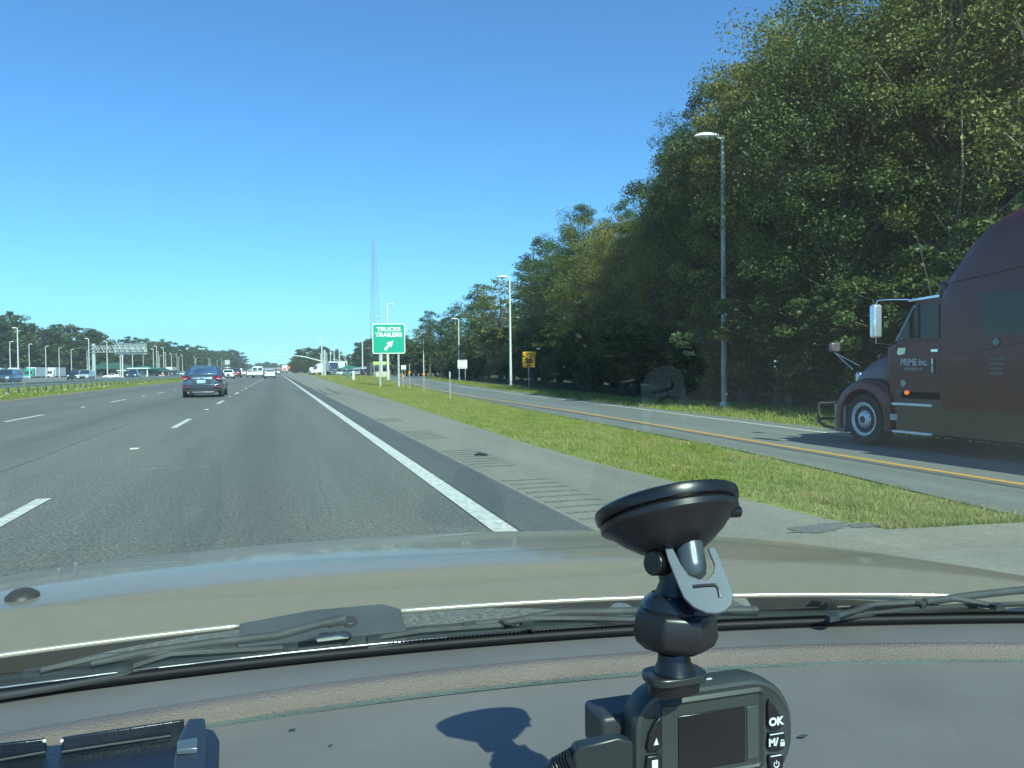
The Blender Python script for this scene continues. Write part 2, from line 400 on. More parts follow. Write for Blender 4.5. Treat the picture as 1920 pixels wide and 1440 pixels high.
for k in range(260):
    y = 4.6+rd.random()**2*30; x = rd.uniform(1.9, interp(y, GN)+.1) if rd.random() < .8 else rd.uniform(7.2, 8.3); q_ = rd.uniform(.004, .014); z = .006+(RB+.004 if x > 6 else 0); a_ = rd.uniform(0, 6.28)
    m.add([(x+q_*math.cos(a_), y+q_*math.sin(a_), z), (x-q_*.4*math.sin(a_), y+q_*.4*math.cos(a_), z+.005), (x-q_*math.cos(a_), y-q_*math.sin(a_), z)], [(0, 1, 2)])
tag(m.build('roadside_litter', M('dry_leaf', (.16,.12,.07), .8, var=.5, vs=40)), 'scattered dry leaf bits and grit on the paved shoulder', 'litter', kind='stuff')
# scrap of tyre on the shoulder
q = gp(902, 855); 
m = MB(); m.tube([(q.x-.09, q.y, .015), (q.x-.03, q.y+.02, .03), (q.x+.05, q.y-.01, .02), (q.x+.1, q.y+.01, .012)], [.008, .025, .02, .006], 6)
tag(m.build('tyre_scrap', TYRE, smooth=50), 'small black scrap of tyre lying on the shoulder beside the rumble grooves', 'debris')

# ------------------------------------------------------------------ grass blades (stuff)
def grass(name, n, region, hh, wd, mat, seed=1, clump=True):
    """region(rng) -> arrays x, y, z"""
    rg = np.random.default_rng(seed); x, y, z = region(rg, n)
    n = len(x); h = rg.uniform(hh[0], hh[1], n); wv = rg.uniform(wd[0], wd[1], n); an = rg.uniform(0, 2*PI, n)
    if clump:
        c = .5+.5*np.sin(x*3.1+np.sin(y*1.7)*2)*np.sin(y*2.3+np.sin(x*2.9)*1.5); h *= .45+.9*c
    lx, ly = rg.normal(0, .45, n)*h, rg.normal(0, .45, n)*h
    v = np.empty((n, 3, 3)); dx, dy = np.cos(an)*wv/2, np.sin(an)*wv/2
    v[:, 0] = np.stack([x-dx, y-dy, z], 1); v[:, 1] = np.stack([x+dx, y+dy, z], 1); v[:, 2] = np.stack([x+lx, y+ly, z+h], 1)
    me = bpy.data.meshes.new(name); me.vertices.add(n*3); me.loops.add(n*3); me.polygons.add(n)
    me.vertices.foreach_set('co', v.reshape(-1)); me.loops.foreach_set('vertex_index', np.arange(n*3, dtype=np.int32))
    me.polygons.foreach_set('loop_start', np.arange(0, n*3, 3, dtype=np.int32)); me.update(calc_edges=True)
    me.materials.append(mat); o = bpy.data.objects.new(name, me); COL.objects.link(o)
    return tag(o, kind='stuff')
def vgz(x, y):
    a = np.interp(y, *zip(*GN)); b = np.interp(y, *zip(*GF)); t = np.clip((x-a)/(b-a), 0, 1); return RB*t*t*(3-2*t)-.012
def reg_med(rg, n):
    u = rg.uniform(0, 1, n); y = 4.3+(60-4.3)*u**2.0
    a = np.interp(y, *zip(*GN)); b = np.interp(y, *zip(*GF)); t = rg.uniform(-.012, 1.01, n)
    x = a+(b-a)*t; e_ = .06*np.sin(y*2.1)+.05*np.sin(y*5.3+1)+.03*np.sin(y*13); bare = np.sin(x*2.7+1.3*np.sin(y*1.1))*np.sin(y*1.9+np.sin(x*3.3))+.5*np.sin(x*7+y*5)
    keep = (x > a+.03+np.abs(e_)) & ((bare < .55) | (rg.uniform(0, 1, n) < .3)); x, y = x[keep], y[keep]; return x, y, vgz(x, y)
tag(grass('verge_grass', 170000, reg_med, (.025, .075), (.005, .012), GRASSM, 1), 'sunlit mown grass strip between the highway shoulder and the truck ramp', 'grass')
def reg_med2(rg, n):
    y = rg.uniform(55, 190, n); a = np.interp(y, *zip(*GN)); b = np.interp(y, *zip(*GF)); t = rg.uniform(0, 1, n); x = a+(b-a)*t; return x, y, vgz(x, y)
tag(grass('verge_grass', 50000, reg_med2, (.08, .16), (.03, .06), GRASSM, 2), 'far part of the grass strip around the green sign posts', 'grass')
def reg_g2(rg, n):
    y = 8+(130-8)*rg.uniform(0, 1, n)**1.5; a = np.interp(y, *zip(*G2)); x = a+rg.uniform(0, 1, n)*np.where(y < 30, 4.2, 2.6); return x, y, x*0+RB-.01
tag(grass('roadside_grass', 60000, reg_g2, (.06, .18), (.012, .035), GRASSM, 3), 'narrow grass strip between the ramp and the dark wood', 'grass')
def reg_l(rg, n):
    y = 20+(200-20)*rg.uniform(0, 1, n)**1.3; x = rg.uniform(-18, -11.9, n); return x, y, x*0-.01
tag(grass('median_grass', 50000, reg_l, (.07, .2), (.02, .05), GRASSM, 4), 'grass strip with weeds under the median guardrail', 'grass')
FLW = M('weed_flowers', (.8,.8,.7), .8)
def reg_f(rg, n):
    y = 25+(110-25)*rg.uniform(0, 1, n); x = rg.uniform(-15.5, -12.4, n); return x, y, x*0+.1
tag(grass('weed_flowers', 500, reg_f, (.03, .08), (.03, .06), FLW, 5), 'tiny white weed flowers in the median grass', 'flowers')

# ------------------------------------------------------------------ trees
def leaves(rg, cl, per, size, pine):
    """diamond leaves scattered through clumps -> verts"""
    cl = np.array(cl); n = len(cl)*per; idx = np.repeat(np.arange(len(cl)), per)
    d = rg.normal(size=(n, 3)); d /= np.linalg.norm(d, axis=1)[:, None]
    r = rg.uniform(0, 1, n)**.45
    p = cl[idx, :3]+d*r[:, None]*cl[idx, 3:4]*np.array([1.15, 1.15, .7 if not pine else .5])
    s = size*rg.uniform(.6, 1.3, n)
    a = rg.normal(size=(n, 3)); a[:, 2] *= .55; a /= np.linalg.norm(a, axis=1)[:, None]
    t = rg.normal(size=(n, 3)); b = np.cross(a, t); b /= np.linalg.norm(b, axis=1)[:, None]
    wf = .5 if not pine else .22
    if pine: s = s*1.5
    v = np.empty((n, 4, 3)); a = a*s[:, None]/2; b = b*(s*wf)[:, None]/2
    v[:, 0] = p-a; v[:, 1] = p+b; v[:, 2] = p+a; v[:, 3] = p-b
    return v.reshape(-1, 3)
def quadmesh(name, v, mat):
    n = len(v)//4; me = bpy.data.meshes.new(name); me.vertices.add(n*4); me.loops.add(n*4); me.polygons.add(n)
    me.vertices.foreach_set('co', v.reshape(-1)); me.loops.foreach_set('vertex_index', np.arange(n*4, dtype=np.int32))
    me.polygons.foreach_set('loop_start', np.arange(0, n*4, 4, dtype=np.int32)); me.update(calc_edges=True)
    me.materials.append(mat); return me
def make_tree(seed, H, W, z0, ncl, per, size, mat, bark=BARK, pine=False, lean=0.):
    """meshes of a tree H tall, crown half-width W, crown starting at z0 (fractions of H)"""
    rg = np.random.default_rng(seed); rnd = random.Random(seed)
    cl = []; tries = 0; cz = H*(z0+1)/2; hz = H*(1-z0)/2
    lob = [(rnd.uniform(0, 2*PI), rnd.uniform(-.8, .8), rnd.uniform(.7, 1.12)) for _ in range(7)]
    while len(cl) < ncl and tries < ncl*60:
        tries += 1
        d = rg.normal(size=3); d /= np.linalg.norm(d); r = rg.uniform(.25, 1)**.5
        az = math.atan2(d[1], d[0]); k = 1
        for la, lz, ls in lob:
            if abs((az-la+PI) % (2*PI)-PI) < .6 and abs(d[2]-lz) < .5: k = ls
        prof = 1 if not pine else (1-.55*max(0, d[2]))
        p = np.array([d[0]*r*W*H*k*prof, d[1]*r*W*H*k*prof, cz+d[2]*r*hz*(k if d[2] < .5 else 1)])
        rr = H*rg.uniform(.032, .085)*(1.15 if pine else 1)
        if p[2]+rr > H: p[2] = H-rr*.8
        if all(np.linalg.norm(p-q[:3]) > (rr+q[3])*.55 for q in cl): cl.append(np.array([*p, rr]))
    me = quadmesh('crown', leaves(rg, cl, per, size, pine), mat)
    t = MB(); top = Vector((rnd.uniform(-.3, .3), rnd.uniform(-.3, .3), H*.9)); r0 = H*.014+.05
    path = [Vector((top.x*k+rnd.uniform(-.12, .12)*H*.05, top.y*k+rnd.uniform(-.12, .12)*H*.05, top.z*k)) for k in (0, .15, .3, .45, .6, .75, .9, 1)]
    path[0] = Vector((0, 0, -.3))
    t.tube(path, [r0*1.5, r0, r0*.9, r0*.75, r0*.6, r0*.42, r0*.22, .015], 8)
    for q in sorted(cl, key=lambda c: -c[3])[:min(len(cl), 34)]:
        qz = q[2]; k = max(.12, (qz/H)*rnd.uniform(.55, .8)); s = Vector((top.x*k, top.y*k, top.z*k)); e2 = Vector(q[:3])
        m_ = (s+e2)/2+Vector((rnd.uniform(-1, 1), rnd.uniform(-1, 1), rnd.uniform(.2, 1)))*H*.03
        rr = r0*.32*(1-.5*k); t.tube([s, m_, e2], [rr, rr*.65, .012], 5)
    o = t.build('trunk', bark, smooth=60, recalc=False); tm = o.data; bpy.data.objects.remove(o)
    return me, tm, H
NEAR = [make_tree(11, 14, .30, .12, 130, 330, .14, LEAF_A, BARK), make_tree(12, 14, .27, .16, 120, 330, .135, LEAF_A, BARKL),
        make_tree(13, 14, .29, .10, 130, 330, .14, LEAF_B, BARK), make_tree(14, 14, .26, .14, 120, 330, .135, LEAF_Y, BARK)]
NPINE = [make_tree(21, 15, .22, .40, 75, 260, .17, LEAF_P, BARK, True), make_tree(22, 15, .20, .45, 65, 260, .17, LEAF_P, BARK, True)]
MID = [make_tree(31, 14, .30, .05, 85, 80, .30, LEAF_A), make_tree(32, 14, .28, .05, 85, 80, .30, LEAF_B), make_tree(33, 14, .28, .08, 80, 80, .28, LEAF_Y)]
MPINE = [make_tree(36, 15, .22, .35, 60, 100, .30, LEAF_P, BARK, True)]
FAR = [make_tree(41, 14, .34, .02, 95, 60, .6, LEAF_B), make_tree(42, 14, .32, .02, 90, 60, .6, LEAF_B), make_tree(43, 15, .26, .15, 70, 70, .6, LEAF_P, BARK, True)]
BUSH = [make_tree(51, 4, .62, .0, 85, 170, .13, LEAF_B), make_tree(52, 4, .6, .0, 80, 170, .13, LEAF_B)]
def tree(proto, x, y, z, h, name, label, cat='tree', group=None, wide=1.):
    me, tm, H = proto
    t = thing(name, label, cat, (x, y, z), random.uniform(0, 6.28), group); s = h/H; t.scale = (s*wide, s*wide, s)
    for nm, q in (('crown', me), ('trunk', tm)):
        o = bpy.data.objects.new(nm, q); COL.objects.link(o); o.parent = t
    return t
def treeat(proto, px, zc, ytop, name, label, group=None, wide=1., z=RB, **k):
    p = pt(px, hy(px), zc); top = pt(px, ytop, zc).z
    return tree(proto, p.x, p.y, z, top-z, name, label, 'tree', group, wide)
WOOD = 'trees of the wood beside the ramp'
ORD = ['first','second','third','fourth','fifth','sixth','seventh','eighth','ninth','tenth','eleventh','twelfth','thirteenth','fourteenth','fifteenth','sixteenth','seventeenth','eighteenth','nineteenth','twentieth']
ORD += ['twenty-'+o for o in ORD[:9]]+['thirtieth']+['thirty-'+o for o in ORD[:9]]
NR = [(2010, 21, -300, NEAR[1], 1), (1900, 23, -230, NEAR[0], 1), (1790, 22.5, -130, NEAR[1], 1.), (1690, 25, -100, NEAR[0], 1), (1590, 24.5, -30, NEAR[2], 1), (1500, 27, -35, NEAR[3], .95),
      (1420, 29, 20, NEAR[1], .95), (1345, 30.5, 100, NEAR[0], .9), (1285, 33, 165, NEAR[2], .9), (1235, 37, 195, NPINE[0], .85), (1212, 41, 285, NPINE[1], .85), (1190, 38, 345, NEAR[3], .9), (1135, 44, 400, NEAR[3], 1),
      (1140, 56, 362, NPINE[0], .75), (1075, 50, 395, NEAR[0], 1), (1060, 62, 378, NPINE[1], .9), (1015, 72, 430, NEAR[2], 1), (965, 80, 480, MPINE[0], 1), (985, 84, 445, MPINE[0], .9), (925, 98, 520, MID[0], 1.1), (890, 108, 528, MPINE[0], .9),
      (868, 122, 550, MID[1], 1.1), (838, 136, 572, MPINE[0], 1), (812, 136, 585, MID[1], 1.1), (792, 158, 580, MPINE[0], .9), (780, 180, 610, MID[0], 1.1), (765, 215, 638, MID[1], 1.2)]
for i, (px, zc, yt, pr_, wd) in enumerate(NR):
    px += 50 if 1180 < px < 1560 else (35 if px < 1180 and px > 960 else (14 if px <= 960 else 0))
    pine = pr_ in NPINE or pr_ in MPINE
    kind = {0: 'tall pale-barked leafy tree', 1: 'tall green leafy tree', 2: 'dark green leafy tree', 3: 'tall yellowing autumn tree'}[NEAR.index(pr_)] if pr_ in NEAR else ('dark pine' if pine else 'leafy green tree')
    treeat(pr_, px, zc, yt, 'pine_tree' if pine else 'broadleaf_tree', '%s, %s from the right along the ramp' % (kind, ORD[i]), WOOD, wd*(.82 if px > 1180 else 1.0))
# second and third rows close the wood behind
rr = random.Random(5)
k = 0
for row, (dz_, dy_) in enumerate(((7, 30), (15, 60))):
    for px in range(2080 if row else 2040, 800, -(62 if row == 0 else 88)):
        b = np.interp(px, [760, 860, 960, 1010, 1075, 1135, 1212, 1285, 1420, 1590, 1790, 1900, 2010], [215, 128, 84, 66, 50, 44, 41, 33, 29, 24.5, 22.5, 23, 21])
        yt = np.interp(px, [760, 800, 870, 925, 965, 1015, 1060, 1140, 1190, 1215, 1235, 1285, 1345, 1420, 1500, 1590, 1700, 1800, 1900, 2010], [650, 600, 560, 530, 500, 445, 400, 400, 375, 300, 215, 180, 120, 50, -10, -10, -60, -100, -170, -220])
        zc = b+dz_*(b/30)**.5+rr.uniform(-1, 2)
        near = zc < 70; pr_ = rr.choice((NEAR if near else MID)+([NPINE[0]] if near else MPINE))
        k += 1
        treeat(pr_, px+rr.uniform(-15, 15)+(75 if 1150 < px < 1500 else 35), zc, yt+dy_*rr.uniform(.6, 1.5), 'woodland_tree', 'tree deep in the dark wood behind the front row of trees', 'trees behind the front row of the wood', 1.1)
# bushes closing the foot of the wood
for i, y in enumerate(list(np.arange(10, 60, 2.4))+list(np.arange(60, 150, 3.5))+list(np.arange(150, 280, 5.5))):
    x = interp(y, G2)+interp(y, [(0, 4.6), (18, 4.6), (37, 4.4), (50, 7.2), (70, 8.0), (100, 7.0), (125, 6.5), (150, 5.5), (300, 4)])+rr.uniform(-.3, 1.2); h = rr.uniform(3.6, 6.0)*(1 if y < 90 else 1.3)
    tree(BUSH[i % 2], x, y, RB, h, 'bush', 'dark bush at the foot of the wood behind the roadside grass', 'bush', 'bushes along the foot of the wood', 1.1)
for i, (px, zc) in enumerate([(px, zc) for zc in (175, 215) for px in range(762, 862, 9)]):
    p = pt(px, hy(px), zc); tree(BUSH[i % 2], p.x, p.y, RB, rr.uniform(6, 8.5), 'bush', 'dark undergrowth under the trees where the ramp meets the station', 'bush', 'undergrowth where the ramp meets the station', 1.2)
# far side: trees beyond the median and the parked lorries
LG = 'trees beyond the opposite carriageway'
LT = [(-60, 250, 585), (-15, 255, 578), (8, 262, 583), (30, 270, 596), (45, 285, 622), (62, 300, 640), (80, 300, 612), (103, 310, 608), (128, 315, 607), (152, 322, 609), (176, 330, 616), (198, 345, 627), (218, 350, 640), (240, 370, 631), (262, 380, 633),
      (285, 400, 637), (305, 420, 636), (325, 440, 640), (345, 470, 646), (362, 500, 651), (378, 530, 648), (393, 560, 657), (406, 600, 661), (418, 650, 659), (430, 700, 668), (440, 760, 677)]
for i, (px, zc, yt) in enumerate(LT):
    treeat(FAR[(i*2) % 3], px, zc, yt-2, 'far_tree', '%s tree from the left in the wood beyond the parked lorries' % ORD[i], LG, 1.25, z=-.3)
for i in range(30):
    px = -70+i*18; zc = np.interp(px, [-60, 440], [285, 800])+rr.uniform(-10, 25); yt = np.interp(px, [-60, 45, 62, 110, 218, 320, 440], [595, 630, 640, 618, 645, 650, 684])+rr.uniform(3, 12)
    treeat(rr.choice(FAR), px, zc, yt, 'far_tree', 'tree filling the wood behind the parked lorries and lamp posts', 'trees filling the far left wood', 1.4, z=-.3)
for i in range(44):
    px = -70+i*12; zc = np.interp(px, [-60, 440], [240, 700])
    p = pt(px, hy(px), zc); tree(FAR[i % 2], p.x, p.y, -.3, rr.uniform(.45, .6)*zc/18*.9+2, 'far_bush', 'low bush at the foot of the wood behind the lorry park', 'bush', 'bushes under the far left wood', 1.6)
# middle distance right of the road
MT = [(552, 430, 668), (560, 440, 659), (572, 440, 651), (584, 440, 653), (596, 440, 654), (606, 430, 648), (618, 430, 656), (632, 420, 655), (646, 420, 668), (660, 400, 664), (673, 380, 652), (686, 340, 637), (700, 330, 634), (716, 320, 632), (733, 310, 630), (748, 300, 630), (762, 280, 628)]
for i, (px, zc, yt) in enumerate(MT):
    treeat(FAR[(i+1) % 3], px, zc, yt-1.5, 'far_tree', '%s tree from the left in the wood beyond the weigh station' % ORD[i], 'trees beyond the station', 1.25)
for i in range(16):
    px = 556+i*14; zc = np.interp(px, [550, 760], [415, 330]); p = pt(px, hy(px), zc)
    tree(FAR[i % 2], p.x, p.y, RB, 6, 'far_bush', 'low bush under the trees beyond the station', 'bush', 'bushes beyond the station', 1.5)
# far-off wood where the road meets the sky
def far_wood():
    rg = np.random.default_rng(9); cl = []
    for px in np.arange(395, 600, .9):
        zc = 1150; top = 683+3*math.sin(px*.11)+2.2*math.sin(px*.41+1)+1.2*math.sin(px*1.3); 
        if 455 < px < 475: top -= 1
        z1 = (695-top)/FPX*zc+1
        for _ in range(3):
            p = pt(px, hy(px), zc+rg.uniform(-25, 25)); cl.append(np.array([p.x, p.y, rg.uniform(0, 1)**.5*z1, 3.2]))
    o = bpy.data.objects.new('far_wood', quadmesh('far_wood', leaves(rg, cl, 26, 3.0, False), LEAF_B)); COL.objects.link(o)
    tag(o, 'low bluish line of woodland on the horizon at the end of the highway', 'woodland', kind='stuff')
far_wood()

# ------------------------------------------------------------------ lamp posts
def lamp_post(px, ytop, left=True, h=9.4, z=0., label='', group=None, zc=None, thick=1., headz=0, pm=None):
    """slim post with a short arm and a flat cobra head; ytop = top of the post in the photograph"""
    if zc is None: zc = (h-(EYE-z))*FPX/(hy(px)-ytop)
    p = pt(px, hy(px), zc); s = -1 if left else 1
    t = thing('lamp_post', label, 'lamp post', (p.x, p.y, z), 0, group)
    h = pt(px, ytop, zc).z-z
    m = MB(); m.cyl((0, 0, 0), (0, 0, h), .11*thick, .065*thick, 12); m.cyl((0, 0, h), (0, 0, h+.03), .07*thick, .03, 12)
    m.build('post', pm or POLEM, t, smooth=40)
    MB().cyl((0, 0, -.05), (0, 0, .18), .17*thick, .16*thick, 12).build('base_collar', GALV, t, smooth=40)
    ca, sa = math.cos(-TH), math.sin(-TH); dx = Vector((ca, sa, 0))*s
    m = MB(); m.tube([Vector((0, 0, h-.12)), dx*.1+Vector((0, 0, h-.06)), dx*.22+Vector((0, 0, h-.03))], .035, 6); m.build('arm', POLEM, t, smooth=40)
    c = dx*.14+Vector((0, 0, h-.02)); rings = []
    side = Vector((-dx.y, dx.x, 0))
    for u, wv, hv in ((0, .05, .05), (.12, .12, .09), (.35, .17, .13), (.6, .17, .12), (.78, .12, .07), (.85, .03, .02)):
        rings.append([c+dx*u+side*(math.cos(2*PI*k/10)*wv)+Vector((0, 0, .03+math.sin(2*PI*k/10)*hv*(1 if math.sin(2*PI*k/10) > 0 else .45))) for k in range(10)])
    m = MB(); m.loft(rings); m.build('lamp_head', LAMPW, t, smooth=50)
    m = MB(); m.lathe(c+dx*.45+Vector((0, 0, -.015)), (0, 0, -1), [(0, .14), (.05, .12), (.08, .05), (.09, .005)], 12); m.build('lamp_lens', LENS, t, smooth=60)
    return t
lamp_post(1358, 258, True, 9.4, RB, 'tall lamp post before the dark wood, left of the red truck', pm=M('lamp_post_shaded', (.30,.30,.27), .6, .1, var=.2, vs=1.5))  # darker grey puts the shade of the trees into the post colour
lamp_post(957.5, 520, True, 8.7, RB, 'lamp post beside the yellow 20 speed sign at the edge of the wood')
lamp_post(861, 598, True, 8.1, RB, 'lamp post directly behind the white sign on two legs')
lamp_post(794.5, 630, True, 8.1, RB, 'lamp post with an orange reflector in the wood edge right of the green sign')
RG = 'lamp posts around the truck station'
RL = [(680, 638.5, 0, 'standing left of the green trucks sign'), (689.5, 659, 1, 'close left of the green sign with leaning arm'), (727.5, 571, 0, 'rising above the top of the green sign'), (715.7, 622, 1, 'half hidden behind the left half of the green sign'),
      (736.5, 633, 1, 'behind the right half of the green sign'), (636.8, 649, 0, 'before the brick building with green roof'), (627, 652, 1, 'in front of the grey lorry trailer'), (620, 656, 0, 'left of the grey lorry trailer'), (604, 634, 1, 'taller than its neighbours next to the long mast arm'),
      (613.3, 662, 1, 'close right of the mast arm pole'), (601.5, 663, 1, 'close left of the tall post'), (593, 668, 0, 'beside the white station sign'), (572, 673, 1, 'at the left end of the station trees'), (545, 673, 1, 'furthest down the road on its right side'),
      (648, 664, 1, 'behind the green roof'), (653, 667, 0, 'above the right end of the green roof'), (665, 669, 1, 'right of the green roofed building'), (576, 676, 0, 'second from the left against the station trees')]
for px, yt, lf, tx in RL:
    lamp_post(px, yt, bool(lf), 9.4 if yt > 600 else 10.5, RB if px > 560 else 0, 'grey lamp post '+tx, RG, thick=1.9)
LGp = 'lamp posts beyond the median guardrail'
LL = [(19.6, 641, 0), (34.5, 615, 1), (55.5, 645.6, 0), (86.5, 649.4, 0), (111.5, 652.4, 0), (134.3, 655, 0), (164, 657.5, 0), (167.5, 635, 1), (201.5, 640, 1), (226, 645.6, 1), (249, 650, 0), (269, 665, 0), (288, 654.8, 1), (294.5, 649.4, 1), (297.5, 659, 1), (299.8, 667.6, 0), (307.5, 652, 1), (311, 661, 1),
      (322, 663, 1), (332.2, 664, 1), (335.5, 670, 0), (342.5, 666, 1), (366, 669, 1), (367.2, 672.4, 0), (392, 671.3, 1), (394.8, 674, 0), (407.5, 674.8, 0), (416, 673.5, 1), (420, 676.5, 0)]
for i, (px, yt, lf) in enumerate(LL):
    lamp_post(px, yt, bool(lf), 9.4, 0, '%s lamp post from the left beyond the median guardrail' % ORD[i], LGp, thick=1.25)
p = gp(230, 708.5); zc = 190
p = pt(230, hy(230), zc); t = thing('camera_pole', 'thick pale post without a lamp under the overhead gantry truss', 'pole', (p.x, p.y, 0))
MB().cyl((0,0,0), (0,0,5.4), .17, .15, 12).build('post', POLEM, t, smooth=40); MB().box((0,0,5.55), (.4,.3,.3)).build('camera_box', WHITE, t, bevel=.03)

# ------------------------------------------------------------------ overhead gantry on the left
def gantry():
    zc = 150; p = pt(176.5, hy(176.5), zc); top = pt(176.5, 644.5, zc).z; q = pt(275, hy(275), zc)
    L_ = (Vector((q.x, q.y, 0))-Vector((p.x, p.y, 0))).length; az = math.atan2(q.y-p.y, q.x-p.x)
    t = thing('sign_gantry', 'overhead cantilever truss gantry over the opposite carriageway, seen from behind', 'gantry', (p.x, p.y, 0), az)
    MB().cyl((0,0,0), (0,0,top), .36, .32, 16).build('column', M('gantry_column', (.42,.5,.46), .5, .3), t, smooth=40)
    m = MB(); zt, zb = pt(220, 648.5, zc).z, pt(220, 660.5, zc).z; zm = (zt+zb)/2
    for y in (-.45, .45):
        m.cyl((-.3, y, zt), (L_, y, zt), .07, n=8); m.cyl((-.3, y, zb), (L_, y, zb), .07, n=8)
        n = 9; st = L_/n
        for k in range(n):
            m.cyl((k*st, y, zb), ((k+.5)*st, y, zt), .04, n=6); m.cyl(((k+.5)*st, y, zt), ((k+1)*st, y, zb), .04, n=6)
    for k in range(10):
        m.cyl((k*L_/9, -.45, zt), (k*L_/9, .45, zt), .035, n=6); m.cyl((k*L_/9, -.45, zb), (k*L_/9, .45, zb), .035, n=6)
    m.cyl((-.6, -.5, zm), (L_-.4, -.5, zm), .06, n=8)
    m.build('truss', GALV, t, smooth=40)
    MB().boxb(L_*.36, L_*.99, .55, .6, zb-.5, zt+.35).build('sign_back', M('sign_back', (.30,.36,.38), .5, .3), t)
    m = MB()
    for k in range(7): m.boxb(L_*.38+k*L_*.095, L_*.38+k*L_*.095+.06, .47, .55, zb-.5, zt+.4)
    m.boxb(L_*.34, L_*.99, .4, 1.1, zt+.42, zt+.5); m.build('sign_brackets', GALV, t)
gantry()
# mast arms by the station
def mast(px, zc, yt, pts, label, r=.16, thick=.2):
    p = pt(px, hy(px), zc); t = thing('mast_arm_pole', label, 'mast arm', (p.x, p.y, RB)); h = pt(px, yt, zc).z-RB
    MB().cyl((0,0,0), (0,0,h), thick*1.25, thick, 12).build('pole', M('mast_green', (.40,.45,.42), .5, .2), t, smooth=40)
    o = Vector((p.x, p.y, RB)); m = MB(); n = len(pts)
    m.tube([pt(x, y, z_)-o for x, y, z_ in pts], [r*(1-.75*i/(n-1)) for i in range(n)], 8); m.build('arm', POLEM, t, smooth=60)
mast(609, 175, 657, [(609, 679, 175), (595, 675.5, 173), (575, 670, 171), (552, 666.3, 169), (530, 665.6, 167), (504, 664.6, 165)], 'pole with a long curved mast arm reaching left over the highway', .2, .28)
mast(650.5, 260, 676, [(650.5, 680, 260), (637, 676.5, 259), (623, 673.3, 258)], 'pole with a short sloping mast arm behind the station lamp posts', .2)

# ------------------------------------------------------------------ guardrail
def guardrail():
    t = thing('guardrail', 'long galvanised W-beam guardrail in the grass median', 'guardrail', (-14.4, 0, 0))
    prof = [(0, .42), (.04, .45), (.04, .50), (.0, .545), (.0, .575), (.04, .62), (.04, .67), (0, .70)]
    m = MB(); rings = [[(x, y, z) for x, z in prof]+[(x-.006, y, z) for x, z in reversed(prof)] for y in (-5, 420)]
    m.loft(rings, 0); m.build('rail_beam', GALV, t)
    m = MB(); m.loft([[(x*-1-.30, y, z) for x, z in prof]+[(x*-1-.294, y, z) for x, z in reversed(prof)] for y in (-5, 420)]); m.build('rail_beam', GALV, t)
    P = MB().boxb(-.2, -.08, -.06, .06, -.1, .70); po = P.build('post', M('post_wood', (.10,.10,.09), .8), t); po.location = (0, 22, 0)
    for k in range(1, 96):
        c = po.copy(); COL.objects.link(c); c.parent = t; c.location = (0, 22+k*1.905, 0)
    for y in (30.2, 53, 76, 99):
        MB().boxb(.04, .055, y, y+.14, .50, .62).build('reflector', M('yellow_reflector', (.9,.6,.05), .3), t)
guardrail()

# ------------------------------------------------------------------ road signs
GREEN = M('sign_green', (.0,.33,.22), .45, var=.05, vs=2)
SWH = M('sign_white', (.82,.84,.80), .45, var=.03)
SYE = M('sign_yellow', (.72,.36,.02), .45, var=.1)
SBK = M('sign_black', (.02,.02,.02), .5)
def rrect(w_, h_, r, n=6):
    pts = []
    for cx, cy, a0 in ((w_/2-r, h_/2-r, 0), (-w_/2+r, h_/2-r, 90), (-w_/2+r, -h_/2+r, 180), (w_/2-r, -h_/2+r, 270)):
        for k in range(n+1):
            t = math.radians(a0+90*k/n); pts.append((cx+r*math.cos(t), cy+r*math.sin(t)))
    return pts
def slab(w_, h_, r, y0, y1, cx=0, cz=0):
    return MB().prism([(x+cx, y0, z+cz) for x, z in rrect(w_, h_, r)], (0, y1-y0, 0))
FX = Matrix(((1,0,0,0),(0,0,-1,0),(0,1,0,0),(0,0,0,1)))   # text plane facing -y
def big_sign():
    zc = 62.; c = pt(729, 635, zc); W_, H_ = 60.5/FPX*zc, 56/FPX*zc; g = vg = float(vgz(np.array([c.x]), np.array([c.y]))[0])
    t = thing('direction_sign', 'large green sign reading TRUCKS TRAILERS with a white arrow, on two posts in the grass', 'sign', (c.x, c.y, g), -.12)
    cz = c.z-g
    slab(W_, H_, .12, 0, .03, 0, cz).build('border', SWH, t); slab(W_*.955, H_*.95, .09, -.004, .0, 0, cz).build('panel', GREEN, t)
    for i, (s, dz_) in enumerate((('TRUCKS', H_*.31), ('TRAILERS', H_*.125))):
        o = text(s, .43, SWH, t, Matrix.Translation((0, -.012, cz+dz_)) @ FX, 'lettering', .003, .018, sx=1.15)
    a = MB(); ang = math.radians(48); s = .52
    poly = [(-.95, -.16), (.05, -.16), (.05, -.42), (.95, 0), (.05, .42), (.05, .16), (-.95, .16)]
    poly = [(-.95, -.17), (.1, -.17), (-.08, -.42), (.18, -.42), (.95, 0), (.18, .42), (-.08, .42), (.1, .17), (-.95, .17)]
    a.prism([((x*math.cos(ang)-y*math.sin(ang))*s, -.012, cz-H_*.22+(x*math.sin(ang)+y*math.cos(ang))*s) for x, y in poly], (0, .008, 0)); a.build('arrow', SWH, t)
    for px in (712.3, 748.6):
        q = pt(px, hy(px), zc); x = (q.x-c.x)*math.cos(.12)
        MB().boxb(x-.07, x+.07, .04, .16, -.2, cz+H_*.4).build('post', GALV, t)
    m = MB()
    for dz_ in (-.35, 0, .35): m.boxb(-W_*.46, W_*.46, .031, .06, cz+dz_*H_-.04, cz+dz_*H_+.04)
    m.build('rail', GALV, t)
big_sign()
